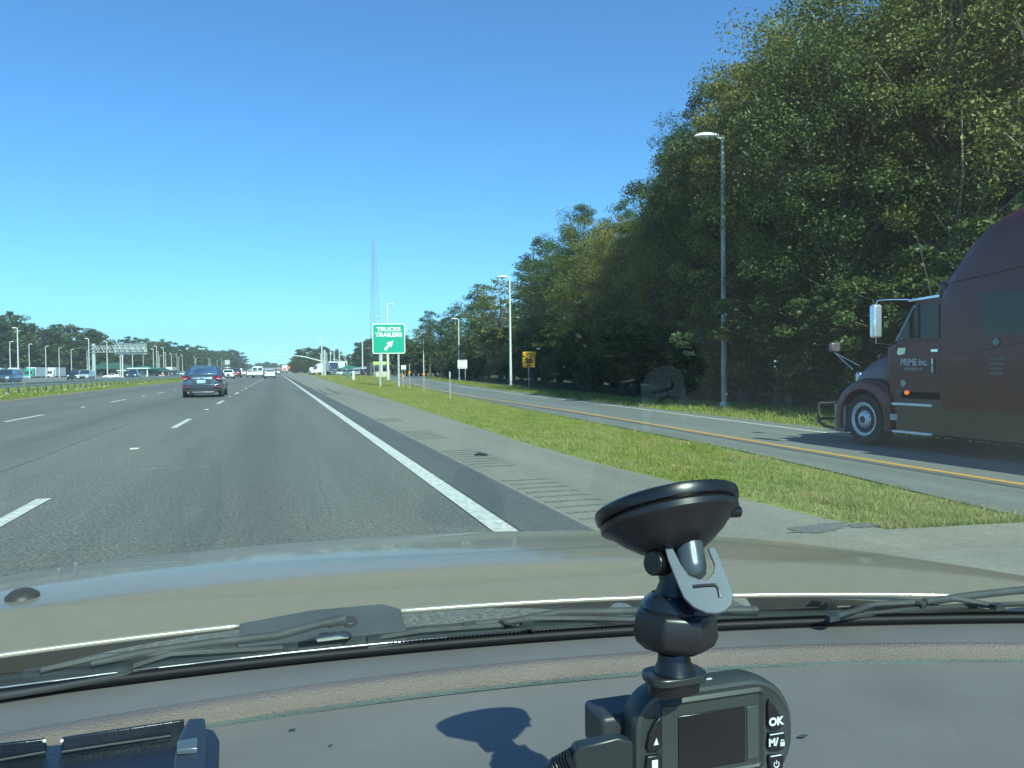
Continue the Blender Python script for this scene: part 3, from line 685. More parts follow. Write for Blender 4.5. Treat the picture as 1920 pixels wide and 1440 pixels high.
def exit_sign():
    zc = 60; c = pt(992, 674.5, zc); t = thing('speed_sign', 'yellow exit speed sign reading 20 on one thin post before the dark wood', 'sign', (c.x, c.y, RB), -.15); cz = c.z-RB
    slab(1.0, .36, .04, 0, .02, .01, cz+.43).build('exit_panel', SYE, t); slab(.98, .80, .04, 0, .02, -.02, cz-.18).build('speed_panel', SYE, t)
    text('EXIT', .27, SBK, t, Matrix.Translation((.01, -.004, cz+.43)) @ FX, bold=.008); text('20', .5, SBK, t, Matrix.Translation((-.02, -.004, cz-.10)) @ FX, bold=.02, sx=1.1)
    text('M.P.H.', .17, SBK, t, Matrix.Translation((-.02, -.004, cz-.47)) @ FX, bold=.006)
    for dx in (-.45, .43):
        pass
    MB().cyl((-.03, .04, -.2), (-.03, .04, cz+.5), .035, n=8).build('post', GALV, t, smooth=40)
exit_sign()
def white_sign(px, py, zc, wp, hp, lines, label, offs=(-.35, .35), ts=.13):
    c = pt(px, py, zc); W_, H_ = wp/FPX*zc, hp/FPX*zc
    t = thing('road_sign', label, 'sign', (c.x, c.y, RB), -.1); cz = c.z-RB
    slab(W_, H_, .06, 0, .02, 0, cz).build('panel', SWH, t)
    if lines:
        slab(W_*.94, H_*.93, .05, -.002, .0, 0, cz).build('border', SBK, t); slab(W_*.90, H_*.885, .045, -.004, -.002, 0, cz).build('face', SWH, t)
        n = len(lines)
        for i, s in enumerate(lines): text(s, ts, SBK, t, Matrix.Translation((0, -.008, cz+H_*(.36-.72*i/(n-1)))) @ FX, extrude=.002, bold=.003)
    for x in offs: MB().boxb(x*W_-.03, x*W_+.03, .02, .08, -.2, cz+H_*.4).build('post', GALV, t)
white_sign(867, 683, 92, 18, 16.5, ('LIVESTOCK', 'AND', 'VEHICLE', 'INSPECTION'), 'white regulation sign on two legs with four lines of black words before the wood', (-.33, .3), .16)
white_sign(756.7, 689, 135, 9, 8.6, ('ALL', 'VEHICLES'), 'small white sign on two legs right of the green sign', (-.3, .3), .2)
white_sign(583.5, 692.5, 250, 6, 7, None, 'small white sign far away before the left end of the station trees')
# delineators
def delineator(px, ytop, ybot, label, amber):
    g = gp(px, ybot, -.15); zc = (g-CAM).dot(F); h = pt(px, ytop, zc).z+.15
    t = thing('delineator', label, 'marker post', (g.x, g.y, -.15)); 
    m = MB().boxb(-.022, .022, -.008, .008, 0, h); m.boxb(-.008, .008, -.016, -.008, .02, h*.98); m.build('post', M('delineator_post', (.28,.30,.28), .6), t)
    if amber: MB().cyl((0, -.02, h*amber), (0, -.005, h*amber), .085, n=12).build('reflector', AMBER, t)
    else: MB().boxb(-.03, .03, -.012, -.006, h*.8, h).build('reflector', M('reflector_dull', (.5,.52,.48), .5), t)
delineator(844, 697, 748, 'thin white-tipped marker post in the grass strip before the white sign', 0)
delineator(768.5, 682, 729, 'thin marker post with an amber reflector just right of the green sign', .66)
delineator(756, 703, 727, 'short thin marker post with amber top right of the green sign', .93)
delineator(795, 698, 733.5, 'marker post with a round amber reflector at the ramp edge', .9)
# utility stubs in the grass
g = gp(657.5, 711, 0); t = thing('utility_box', 'pair of short green and white utility stubs in the grass strip', 'utility box', (g.x, g.y, 0))
MB().boxb(-.55, -.15, -.15, .15, -.1, 1.0).build('cabinet', M('utility_green', (.08,.14,.12), .6), t, bevel=.02); MB().cyl((.35, 0, -.1), (.35, 0, 1.05), .15, n=12).build('pipe', WHITE, t, smooth=40)
# lattice tower
def tower():
    zc = 420; c = pt(704.5, hy(704.5), zc); top = pt(703, 448, zc).z-RB
    t = thing('lattice_tower', 'tall thin steel lattice radio tower rising behind the green sign', 'tower', (c.x, c.y, RB), .3); m = MB(); n = 26
    w0 = 4.2; w1 = .8
    def leg(k, z): 
        w_ = w0+(w1-w0)*z/top; a_ = k*2*PI/3; return Vector((w_*math.cos(a_), w_*math.sin(a_), z))
    for k in range(3): m.cyl(leg(k, 0), leg(k, top), .11, .08, 6)
    m.build('legs', M('tower_steel', (.30,.31,.32), .6, .3), t); m = MB(); zs = [0]
    st = 4.2
    while zs[-1] < top-1: zs.append(zs[-1]+st); st = max(1.5, st*.955)
    zs[-1] = top
    for z0, z1 in zip(zs, zs[1:]):
        for k in range(3):
            m.cyl(leg(k, z0), leg((k+1) % 3, z1), .055, n=4); m.cyl(leg(k, z1), leg((k+1) % 3, z1), .05, n=4)
    m.build('bracing', M('tower_steel', (.30,.31,.32)), t)
tower()

# ------------------------------------------------------------------ vehicles
def section(y, zl, zt, w_, tuck=.0):
    h = zt-zl
    half = [(0, zl), (w_*.8, zl), (w_*.95, zl+h*.12), (w_, zl+h*.35), (w_*.99, zl+h*.62), (w_*.93, zl+h*.88), (w_*.84, zt), (w_*.45, zt+.012), (0, zt+.02)]
    return [(x, y, z) for x, z in half]+[(-x, y, z) for x, z in reversed(half[1:-1])]
KIND = {
 'sedan': dict(L=4.45, W=1.74, H=1.45, st=[(-.5,.45,.86,.80),(-.488,.34,1.0,.90),(-.46,.24,1.06,.96),(-.40,.2,1.08,1),(-.25,.19,1.0,1),(0,.19,.97,1),(.2,.19,.96,1),(.36,.2,.88,.98),(.46,.24,.76,.9),(.495,.36,.64,.74)],
               cab=(-.37,.24,-.19,.07), belt=.98),
 'hatch': dict(L=4.3, W=1.78, H=1.55, st=[(-.5,.45,.86,.84),(-.485,.3,1.0,.93),(-.45,.22,1.02,.98),(-.36,.2,1.02,1),(0,.19,1.0,1),(.22,.19,.99,1),(.38,.2,.9,.98),(.47,.26,.76,.88),(.5,.38,.64,.74)], cab=(-.475,.25,-.40,.06), belt=1.0),
 'suv': dict(L=4.8, W=1.9, H=1.78, st=[(-.5,.5,1.0,.88),(-.485,.34,1.12,.95),(-.45,.27,1.14,.99),(-.3,.25,1.13,1),(0,.25,1.12,1),(.2,.25,1.12,1),(.36,.26,1.06,.99),(.46,.3,.95,.94),(.5,.42,.8,.84)], cab=(-.485,.24,-.42,.08), belt=1.12),
 'van': dict(L=5.4, W=2.0, H=2.08, st=[(-.5,.45,1.2,.93),(-.49,.38,1.25,.98),(-.3,.34,1.26,1),(0,.34,1.25,1),(.26,.34,1.22,1),(.38,.34,1.1,.97),(.47,.38,1.0,.9),(.5,.48,.85,.82)], cab=(-.492,.36,-.475,.20), belt=1.22),
}
def car(kind, colr, label, loc, rz, cat='car', group=None, fine=False, glassm=None, name=None):
    K = KIND[kind]; L_, W_, H_ = K['L'], K['W'], K['H']; gm = glassm or GLASS
    t = thing(name or {'sedan':'sedan_car','hatch':'hatchback_car','suv':'suv_car','van':'passenger_van'}[kind], label, cat, loc, rz, group)
    P = colr
    m = MB(); hw = W_/2; st = K['st']
    ys_ = [s[0] for s in st]; fy = np.linspace(-.5, st[-1][0], 27) if fine else ys_
    sec = [section(y*L_, np.interp(y, ys_, [s[1] for s in st]), np.interp(y, ys_, [s[2] for s in st]), hw*np.interp(y, ys_, [s[3] for s in st])) for y in fy]
    m.loft(sec); body = m.build('body', P, t, smooth=50, sub=1 if fine else 0)
    r0, f0, r1, f1 = (k*L_ for k in K['cab']); bz = K['belt']-.04; zt = H_; wb = hw*.9; wt = hw*(.66 if kind != 'van' else .82)
    # pillars and roof
    m = MB(); rr_ = .035
    rf = []
    for y, k, dz in ((r1-.04, .82, -.05), (r1+.10, .97, -.012), ((r1+f1)/2, 1, .0), (f1-.10, .97, -.012), (f1+.03, .84, -.05)):
        rf.append([(wt*k*sx, y, zt+dz-oz) for sx, oz in ((-1, .055), (-.9, .018), (-.5, 0), (0, -.004), (.5, 0), (.9, .018), (1, .055), (.6, .07), (0, .07), (-.6, .07))])
    m.loft(rf)
    for s in (-1, 1):
        m.tube([(s*wb, r0, bz), (s*(wb+wt)*.505, (r0+r1)/2, (bz+zt)/2+.02), (s*wt*.95, r1+.02, zt-.055)], [rr_*2.2, rr_*1.7, rr_], 8); m.tube([(s*wb, f0, bz), (s*wt*.96, f1, zt-.055)], rr_, 8)
        ym = (r1+f1)/2+.1; m.tube([(s*wb*1.0, ym, bz), (s*wt*.99, ym, zt-.06)], rr_, 6)
        if kind in ('suv', 'van', 'hatch'): m.tube([(s*wb, r1+.6, bz), (s*wt*.98, r1+.65, zt-.06)], rr_*1.6, 6)
    m.build('roof', P, t, smooth=50)
    c = .018
    def quad(a, b, c_, d, nm, mat, off):
        off = Vector(off)*.02; q = [Vector(k) for k in (a, b, c_, d)]
        MB().prism(q, off).build(nm, mat, t)
    wr, wf = wb*.93, wt*.93
    quad((-wr, r0, bz), (wr, r0, bz), (wf, r1-.01, zt-.07), (-wf, r1-.01, zt-.07), 'rear_window', gm, (0, 1, 0))
    quad((-wr, f0, bz), (wr, f0, bz), (wf, f1+.02, zt-.07), (-wf, f1+.02, zt-.07), 'windshield', gm, (0, -1, 0))
    for s in (-1, 1):
        quad((s*wb*.985, r0+.05, bz), (s*wb*.985, f0-.06, bz), (s*wt*.985, f1-.04, zt-.07), (s*wt*.985, r1+.06, zt-.07), 'side_window', gm, (-s, 0, 0))
    # wheels
    wrad = .31 if kind in ('sedan', 'hatch') else .36
    for s in (-1, 1):
        for y in (-.30*L_, .31*L_):
            x = s*(hw-.02)
            MB().cyl((x-s*.16, y, wrad), (x+s*.006, y, wrad), wrad+.07, n=20).build('wheel_arch', BLACKP, t, smooth=40)
            m = MB(); m.lathe((x-s*.2, y, wrad), (s, 0, 0), [(0, wrad*.8), (.02, wrad), (.20, wrad), (.225, wrad*.9), (.225, wrad*.68)], 20)
            wo = m.build('wheel', TYRE, t, smooth=40); MB().cyl((x-s*.02, y, wrad), (x+s*.03, y, wrad), wrad*.66, wrad*.6, n=14).build('rim', RIM, wo, smooth=40)
        MB().box((s*(hw+.09), f0-.25, bz+.06), (.16, .08, .12)).build('side_mirror', P if fine else BLACKP, t, bevel=.03)
    # rear and front faces
    yr, yf = -.5*L_, .5*L_
    zl = st[1][2]
    if kind == 'van':
        for s in (-1, 1):
            MB().boxb(s*.47-.36, s*.47+.36, yr-.012, yr+.02, 1.28, 1.86).build('rear_window', gm, t)
            MB().boxb(s*.86-.05, s*.86+.05, yr-.02, yr+.02, .85, 1.12).build('tail_lamp', TAIL, t)
        MB().boxb(-.02, .02, yr-.015, yr, .6, 1.95).build('door_seam', BLACKP, t)
        MB().boxb(-.98, .98, yr-.14, yr+.02, .48, .64).build('bumper', CHROME, t, bevel=.02)
        MB().boxb(.25, .58, yr-.02, yr, .86, 1.02).build('plate', M('plate', (.5,.5,.45)), t)
        m = MB(); m.loft([[(x*hw*.97, y, z) for x, z in ((-1, 1.1), (-.96, 1.7), (-.86, 1.99), (-.5, 2.07), (.5, 2.07), (.86, 1.99), (.96, 1.7), (1, 1.1))] for y in (yr, yr+.1)])
        m.build('door', P, t, smooth=40)
    elif not fine:
        for s in (-1, 1):
            MB().boxb(s*hw*.74-.15, s*hw*.74+.15, yr-.015, yr+.12, zl-.22, zl-.04).build('tail_lamp', TAIL, t, bevel=.02)
        MB().boxb(-.22, .22, yr-.02, yr, .62, .74).build('plate', M('plate', (.5,.5,.45)), t)
        MB().boxb(-hw*.82, hw*.82, yr-.01, yr+.1, .22, .42).build('bumper', BLACKP, t, bevel=.03)
    if not fine:
        for s in (-1, 1):
            MB().boxb(s*hw*.68-.17, s*hw*.68+.17, yf-.16, yf+.005, .58+.12*(kind != 'sedan'), .72+.16*(kind != 'sedan')).build('headlight', HEADL, t, bevel=.03)
        MB().boxb(-hw*.45, hw*.45, yf-.1, yf+.02, .42, .62+.1*(kind != 'sedan')).build('grille', BLACKP, t, bevel=.02)
        MB().boxb(-hw*.75, hw*.75, yf-.12, yf+.008, .25, .38).build('bumper', BLACKP, t, bevel=.03)
    else:
        # detailed rear: wedge lamps reaching into the lid, plate recess, lower valance, exhaust, reflectors
        for s in (-1, 1):
            m = MB(); yb = yr+.02
            m.prism([(s*x, yr-.012+dy, z) for x, z, dy in ((.43, .905, -.005), (.60, .975, .0), (.84, .985, .12), (.85, .90, .12), (.80, .80, .08), (.66, .82, .01))], (0, .05, 0))
            tl = m.build('tail_lamp', TAIL, t); MB().prism([(s*x, yr-.016+dy, z) for x, z, dy in ((.62, .865, .0), (.79, .845, .07), (.78, .815, .07), (.66, .83, .01))], (0, .02, 0)).build('reverse_lamp', M('lamp_clear', (.75,.5,.45), .1), tl)
            MB().boxb(s*.68-.15, s*.68+.15, yr-.02, yr+.1, .455, .50).build('bumper_reflector', M('deep_red', (.25,.01,.02), .3), t, bevel=.01)
        MB().prism([(x, yr-.006, z) for x, z in ((-.46, .83), (.46, .83), (.36, .62), (-.36, .62))], (0, .02, 0)).build('plate_recess', paint('recess', (.045,.065,.085)), t)
        pl = MB().boxb(-.20, .15, yr-.022, yr-.008, .655, .79).build('license_plate', M('plate_blue', (.45,.68,.75), .4), t)
        m = MB()
        for k in range(7):
            if k != 3: m.boxb(-.165+k*.043, -.165+k*.043+.028, yr-.026, yr-.022, .68, .735)
        m.build('plate_characters', M('plate_text', (.05,.15,.35)), pl)
        m = MB(); m.tube([(-.055, yr-.02, .86), (-.03, yr-.022, .91)], .011, 6); m.tube([(.03, yr-.02, .86), (.055, yr-.022, .91)], .011, 6); m.tube([(-.045, yr-.022, .885), (.045, yr-.022, .888)], .009, 6); m.build('emblem', CHROME, t)
        MB().prism([(x, yr-.008, z) for x, z in ((-.74, .36), (.74, .36), (.62, .24), (-.62, .24))], (0, .06, 0)).build('lower_valance', BLACKP, t, bevel=.01)
        MB().boxb(-.38, .52, yr-.03, yr+.1, .235, .262).build('valance_strip', M('strip_silver', (.45,.47,.5), .35, .5), t, bevel=.008)
        MB().boxb(-.5, .5, yr+.01, yr+.3, .16, .25).build('underbody', BLACKP, t)
        MB().cyl((-.58, yr-.02, .22), (-.58, yr+.2, .22), .035, n=10).build('exhaust', CHROME, t, smooth=40)
        m = MB(); m.tube([(-.66, yr+.06, 1.045), (-.3, yr-.012, 1.06), (.3, yr-.012, 1.06), (.66, yr+.06, 1.045)], .014, 6); m.build('boot_lip', P, t, smooth=60)
        m = MB(); m.tube([(-.80, yr+.05, .60), (-.5, yr-.01, .565), (.5, yr-.01, .565), (.80, yr+.05, .60)], .012, 6); m.build('bumper_crease', P, t, smooth=60)
        m = MB(); m.lathe((0, r1+.25, zt-.01), (0, -.3, 1), [(0, .03), (.04, .02), (.06, .004)], 8); m.build('aerial', BLACKP, t)
    return t
NAVY = paint('slate_blue', (.085,.125,.185), .5, .28); SIL = paint('silver_blue', (.42,.47,.5)); BLK = paint('black', (.02,.022,.028)); WHT = paint('white', (.8,.8,.78), 0, .3)
DRED = paint('dark_red', (.16,.03,.035)); DGRY = paint('dark_grey', (.07,.075,.085)); DBLU = paint('dark_blue', (.035,.06,.11))
def at(px, zc, z=0.):
    p = pt(px, hy(px), zc); return (p.x, p.y, z)
# rear face of the sedan sits 36 m ahead
x, y, _ = at(378, 35.6); car('sedan', NAVY, 'slate blue sedan driving ahead in the second lane, nearest car on the highway', (x, y+2.2, 0), 0, fine=True, glassm=M('car_glass_blue', (.05,.10,.19), .06, 0, 1., var=.35, vs=2, spec=.8))
x, y, _ = at(429, 130); car('hatch', WHT, 'white hatchback just right of and beyond the slate blue sedan', (x, y, 0), 0)
x, y, _ = at(443.5, 150); car('suv', DRED, 'dark red car beyond the white hatchback', (x, y, 0), 0)
x, y, _ = at(483.5, 148); car('van', WHT, 'white passenger van with two square rear windows in the middle lane', (x, y, 0), 0, 'van')
x, y, _ = at(470.5, 170); car('sedan', WHT, 'white car partly hidden left of the white van', (x, y, 0), 0)
x, y, _ = at(506, 128); car('sedan', WHT, 'white sedan right of the white van in the right lane', (x, y, 0), 0)
x, y, _ = at(521, 330); car('sedan', WHT, 'small far silver white car beyond the white sedan in the right lane', (x, y, 0), 0)
x, y, _ = at(514.5, 300); car('suv', DBLU, 'dark blue car far ahead between the white sedan and the lorries', (x, y, 0), 0)
x, y, _ = at(457, 260); car('sedan', WHT, 'small white car far beyond the dark red car', (x, y, 0), 0)
for i, (px, zc, k, c_) in enumerate(((497, 420, 'suv', DGRY), (501, 460, 'van', WHT), (506, 520, 'sedan', DRED), (510, 470, 'suv', SIL), (492, 500, 'hatch', DBLU), (517, 560, 'van', WHT), (524, 540, 'suv', BLK), (488, 640, 'van', WHT))):
    x, y, _ = at(px, zc); car(k, c_, 'tiny %s vehicle in the far traffic, %s counted in from near to far' % ({id(DGRY): 'grey', id(WHT): 'white', id(DRED): 'red', id(SIL): 'silver', id(DBLU): 'blue', id(BLK): 'black'}[id(c_)], ORD[i]), (x, y, 0), 0, group='far traffic on the highway')
# oncoming
OG = 'vehicles on the opposite carriageway'
x, y, _ = at(14, 93); car('suv', paint('blue_grey', (.09,.12,.17)), 'blue grey minivan at the far left edge beyond the guardrail', (x, y, 0), PI, 'minivan', OG)
x, y, _ = at(141, 143); car('suv', BLK, 'black car behind the silver one beyond the guardrail', (x, y, 0), PI, 'car', OG)
x, y, _ = at(161, 128); car('suv', SIL, 'silver car beyond the guardrail left of the gantry column', (x, y, 0), PI, 'car', OG)
x, y, _ = at(250, 148); car('suv', DBLU, 'dark blue car under the overhead gantry truss', (x, y, 0), PI, 'car', OG)
x, y, _ = at(208, 230); car('sedan', WHT, 'white sedan parked side-on left of the tan wall', (x, y, -.4), PI/2+.2, 'car', OG)
x, y, _ = at(329, 230); car('suv', DGRY, 'dark car before the white lorry box beyond the guardrail', (x, y, 0), PI, 'car', OG)
x, y, _ = at(341, 260); car('sedan', WHT, 'white car just left of the slate blue sedan beyond the guardrail', (x, y, 0), PI, 'car', OG)
x, y, _ = at(648, 205); car('suv', WHT, 'white parked car below the green roof of the station', (x, y, RB), .9, 'car', 'cars parked at the station')
x, y, _ = at(658, 200); car('suv', SIL, 'silver parked car below the green roof next to the white one', (x, y, RB), .7, 'car', 'cars parked at the station')
x, y, _ = at(668, 212); car('suv', BLK, 'black parked car at the brick wall of the station', (x, y, RB), 1.1, 'car', 'cars parked at the station')
# lorries
def lorry(px, zc, z, colr, label, rz, group, trailer=True, tl=13.6, cab=True, tcol=None, name='semi_truck'):
    x, y, _ = at(px, zc); t = thing(name, label, 'lorry', (x, y, z), rz, group)
    tc_ = tcol or M('trailer_grey', (.62,.65,.66), .5, var=.05)
    if cab:
        m = MB(); m.prism([(-1.22, yy, zz) for yy, zz in ((-1.6, .9), (1.0, .9), (1.05, 1.9), (.6, 2.9), (-.2, 3.6), (-1.6, 3.75))], (2.44, 0, 0)); m.build('cab', colr, t, bevel=.12)
        m = MB(); m.prism([(-1.0, yy, zz) for yy, zz in ((.9, .75), (2.6, .75), (2.7, 1.5), (1.0, 1.85))], (2.0, 0, 0)); m.build('hood', colr, t, bevel=.12)
        MB().prism([(-1.05, 1.06, 1.95), (1.05, 1.06, 1.95), (1.0, .66, 2.85), (-1.0, .66, 2.85)], (0, .03, 0)).build('windshield', GLASS, t)
        MB().boxb(-.65, .65, 2.62, 2.74, .8, 1.4).build('grille', CHROME, t)
        MB().boxb(-1.15, 1.15, 2.55, 2.85, .4, .75).build('bumper', CHROME, t, bevel=.05)
        for s in (-1, 1):
            MB().boxb(s*.85-.15, s*.85+.15, 2.6, 2.74, .95, 1.2).build('headlight', HEADL, t)
            MB().boxb(s*1.3-.08, s*1.3+.08, .9, 1.0, 1.9, 2.6).build('mirror', colr, t)
    ym = -2.0
    for y_ in ([1.9, -1.2, -2.4] if cab else [])+([-tl-.4, -tl-1.6] if trailer else []):
        for s in (-1, 1):
            wo = MB().cyl((s*.95, y_, .5), (s*1.22, y_, .5), .5, n=16).build('wheel', TYRE, t, smooth=40); MB().cyl((s*1.2, y_, .5), (s*1.235, y_, .5), .27, n=12).build('rim', RIM, wo)
    if trailer:
        MB().boxb(-1.28, 1.28, ym-tl, ym, 1.15, 4.05).build('trailer_box', tc_, t, bevel=.04)
        MB().boxb(-.9, .9, ym-tl+.2, ym+.2, .9, 1.15).build('chassis', BLACKP, t)
    return t
TG = 'lorries parked beyond the opposite carriageway'
GRNP = paint('lorry_green', (.01,.30,.18), 0)
lorry(-12, 250, -.75, WHT, 'grey trailer at the far left edge of the lorry park', PI, TG); lorry(20, 255, -.75, WHT, 'grey lorry hidden behind the blue grey minivan', PI, TG)
lorry(55, 245, -.75, GRNP, 'green-cabbed lorry with grey trailer in the lorry park', PI, TG); lorry(93, 262, -.75, WHT, 'white-cabbed lorry with grey trailer, rightmost in the lorry park', PI, TG)
lorry(316, 330, -.6, WHT, 'white box lorry beyond the dark car left of the slate blue sedan', PI, TG)
lorry(533.5, 390, 0, WHT, 'far lorry with white rear doors and a round red mark in the right lane', 0, None)
x, y, _ = at(533.5, 371); t = thing('round_sign', 'round red disc on the back of the far lorry', 'sign', (x, y, 0)); MB().cyl((0, 0, 1.9), (0, -.06, 1.9), .85, n=20).build('disc', M('red_disc', (.75,.15,.08), .5), t); MB().cyl((0, .05, 0), (0, .05, 2), .04).build('post', GALV, t)
for px, zc, lb in ((541, 250, 'round red sign on a post right of the far lorry'), (524.5, 395, 'round red sign left of the far lorry')):
    x, y, _ = at(px, zc); x += .0; t = thing('round_sign', lb, 'sign', (x, y, 0)); MB().cyl((0, 0, 2.3), (0, -.06, 2.3), .5, n=20).build('disc', M('red_disc', (.75,.15,.08), .5), t); MB().cyl((0, .05, 0), (0, .05, 2.4), .04).build('post', GALV, t)
lorry(597, 235, RB, WHT, 'white lorry standing right of the small white station sign', PI*.62, 'lorries at the station', tl=6)
lorry(626, 225, RB, DBLU, 'dark lorry with grey trailer before the station building', PI, 'lorries at the station', tl=10)
lorry(612, 260, RB, DRED, 'lorry with dark red cab behind the tall posts', PI, 'lorries at the station', tl=10)
# construction board and far signs on the left side of the road
x, y, _ = at(451, 180, 0); t = thing('work_sign', 'orange and white board beyond the dark red car', 'sign', (x, y, 0)); MB().boxb(-.35, .35, -.03, .03, .6, 1.9).build('board', WHITE, t); MB().boxb(-.33, .1, -.04, -.031, 1.2, 1.75).build('orange_panel', M('orange_panel', (.8,.25,.08)), t)
MB().boxb(-.3, -.25, -.02, .02, 0, .6).build('leg', GALV, t); MB().boxb(.25, .3, -.02, .02, 0, .6).build('leg', GALV, t)
x, y, _ = at(426.5, 300, 0); t = thing('overhead_sign', 'pale rectangular sign on one post above the white hatchback', 'sign', (x, y, 0)); MB().boxb(-.85, .85, -.05, .05, 3.9, 5.6).build('panel', M('sign_greyback', (.45,.5,.52), .5, .3), t); MB().boxb(-.9, .9, -.05, .05, 2.6, 3.0).build('lower_panel', M('sign_greyback', (.45,.5,.52)), t); MB().cyl((0, .06, 0), (0, .06, 5.6), .1).build('post', GALV, t)

# ------------------------------------------------------------------ buildings
def hip(t, w_, d, z0, z1, ov, mat, nm='roof'):
    a, b = w_/2+ov, d/2+ov; r = max(0, a-b)
    MB().add([(-a,-b,z0),(a,-b,z0),(a,b,z0),(-a,b,z0),(-a,-b,z0-.2),(a,-b,z0-.2),(a,b,z0-.2),(-a,b,z0-.2),(-r,0,z1),(r,0,z1)],
             [(0,1,9,8),(1,2,9),(2,3,8,9),(3,0,8),(0,4,5,1),(1,5,6,2),(2,6,7,3),(3,7,4,0),(4,7,6,5)]).build(nm, mat, t)
ROOFG = M('roof_green', (.02,.16,.10), .5, var=.1); ROOFD = M('roof_dark_green', (.03,.08,.06), .6); TAN = M('wall_tan', (.42,.33,.24), .8, bump=.3, bs=8); BRICK = M('wall_brick', (.28,.12,.08), .85, bump=.4, bs=12)
def station(px, zc, z, w_, d, wall_h, roof_h, rmat, wmat, label, rz=0, open_=False, ov=1.5, win=3):
    x, y, _ = at(px, zc); t = thing('station_building', label, 'building', (x, y, z), rz)
    hip(t, w_, d, wall_h, wall_h+roof_h, ov, rmat)
    if open_:
        for sx in (-1, 0, 1):
            for sy in (-1, 1): MB().boxb(sx*w_*.46-.3, sx*w_*.46+.3, sy*d*.4-.3, sy*d*.4+.3, 0, wall_h-.1).build('column', wmat, t)
    else:
        MB().boxb(-w_/2, w_/2, -d/2, d/2, 0, wall_h-.05).build('wall', wmat, t)
        for k in range(win):
            xx = -w_/2+w_*(k+.5)/win; MB().boxb(xx-.6, xx+.6, -d/2-.04, -d/2+.05, 1.0, 2.1).build('window', GLASS, t)
        MB().boxb(w_*.28, w_*.28+1, -d/2-.05, -d/2+.05, 0, 2.1).build('door', BLACKP, t)
    return t
station(210, 300, -.6, 14, 8, 3.6, 2.2, ROOFD, M('shelter_dark', (.08,.09,.09)), 'dark hip-roofed shelter behind the white parked sedan', .2, True)  # columns in one dark grey
station(271, 215, -.4, 6, 8, 2.7, .75, ROOFG, M('booth_wall', (.10,.12,.13)), 'green-roofed inspection booth right of the dark blue car')
station(303, 240, -.5, 5, 8, 2.2, 1.2, ROOFD, TAN, 'tan walled building with low dark roof behind the lamp posts', 0, ov=.3)
station(229, 240, -.4, 1.8, 2, 2.4, .2, WHITE, TAN, 'narrow tan wall beside the thick camera pole', ov=.4, win=1)
x, y, _ = at(261, 190); t = thing('canopy', 'flat white canopy on posts beside the green-roofed booth', 'canopy', (x, y, -.2)); MB().boxb(-2.4, 2.4, -2, 2, 2.35, 2.55).build('roof', WHITE, t)
for sx in (-1, 1): MB().boxb(sx*2-.1, sx*2+.1, -1.6, -1.4, 0, 2.35).build('post', WHITE, t)
station(656, 235, RB, 5.2, 7, 2.0, .95, ROOFG, BRICK, 'brick station building with a green hip roof right of the parked lorries', 0, ov=.5)
station(684, 225, RB, 6, 7, 2.0, .5, M('roof_grey', (.3,.32,.33)), BRICK, 'low brick building with grey roof behind the left lamp posts', 0, ov=.6)
station(718, 190, RB, 7, 7, 3.3, .25, ROOFD, M('dark_wall', (.06,.065,.065)), 'dark inspection shed seen below the green sign', 0, ov=.1)
x, y, _ = at(716.5, 172); t = thing('canopy_sign', 'yellow green horizontal board seen below the green sign', 'sign', (x, y, RB)); z = pt(716, 684, 172).z-RB
MB().boxb(-1.95, 1.95, -.1, .1, z, z+.72).build('board', M('board_lime', (.45,.55,.14), .5), t); 
for sx in (-1, 1): MB().boxb(sx*1.7-.06, sx*1.7+.06, .1, .2, 0, z+.5).build('post', GALV, t)
x, y, _ = at(715.5, 160); t = thing('low_wall', 'low cream wall seen between the posts of the green sign', 'wall', (x, y, RB)); MB().boxb(-1.25, 1.25, -.15, .15, 0, 1.0).build('wall', M('cream', (.5,.46,.34)), t, bevel=.02); MB().boxb(-1.35, 1.35, -.2, .2, 1.0, 1.08).build('coping', WHITE, t)
for i, (px, zc, w_, c_) in enumerate(((498, 700, 10, WHITE), (507, 760, 14, TAN), (516, 720, 8, BRICK), (523, 650, 9, WHITE), (473, 800, 9, WHITE))):
    x, y, _ = at(px, zc); t = thing('far_building', 'tiny roadside building at the end of the highway, %s of the row' % ORD[i], 'building', (x, y, 0)); MB().boxb(-w_/2, w_/2, 0, 8, 0, 3.2).build('wall', c_, t); hip(t, w_, 8, 3.2, 4.4, .3, M('roof_grey', (.3,.32,.33)))

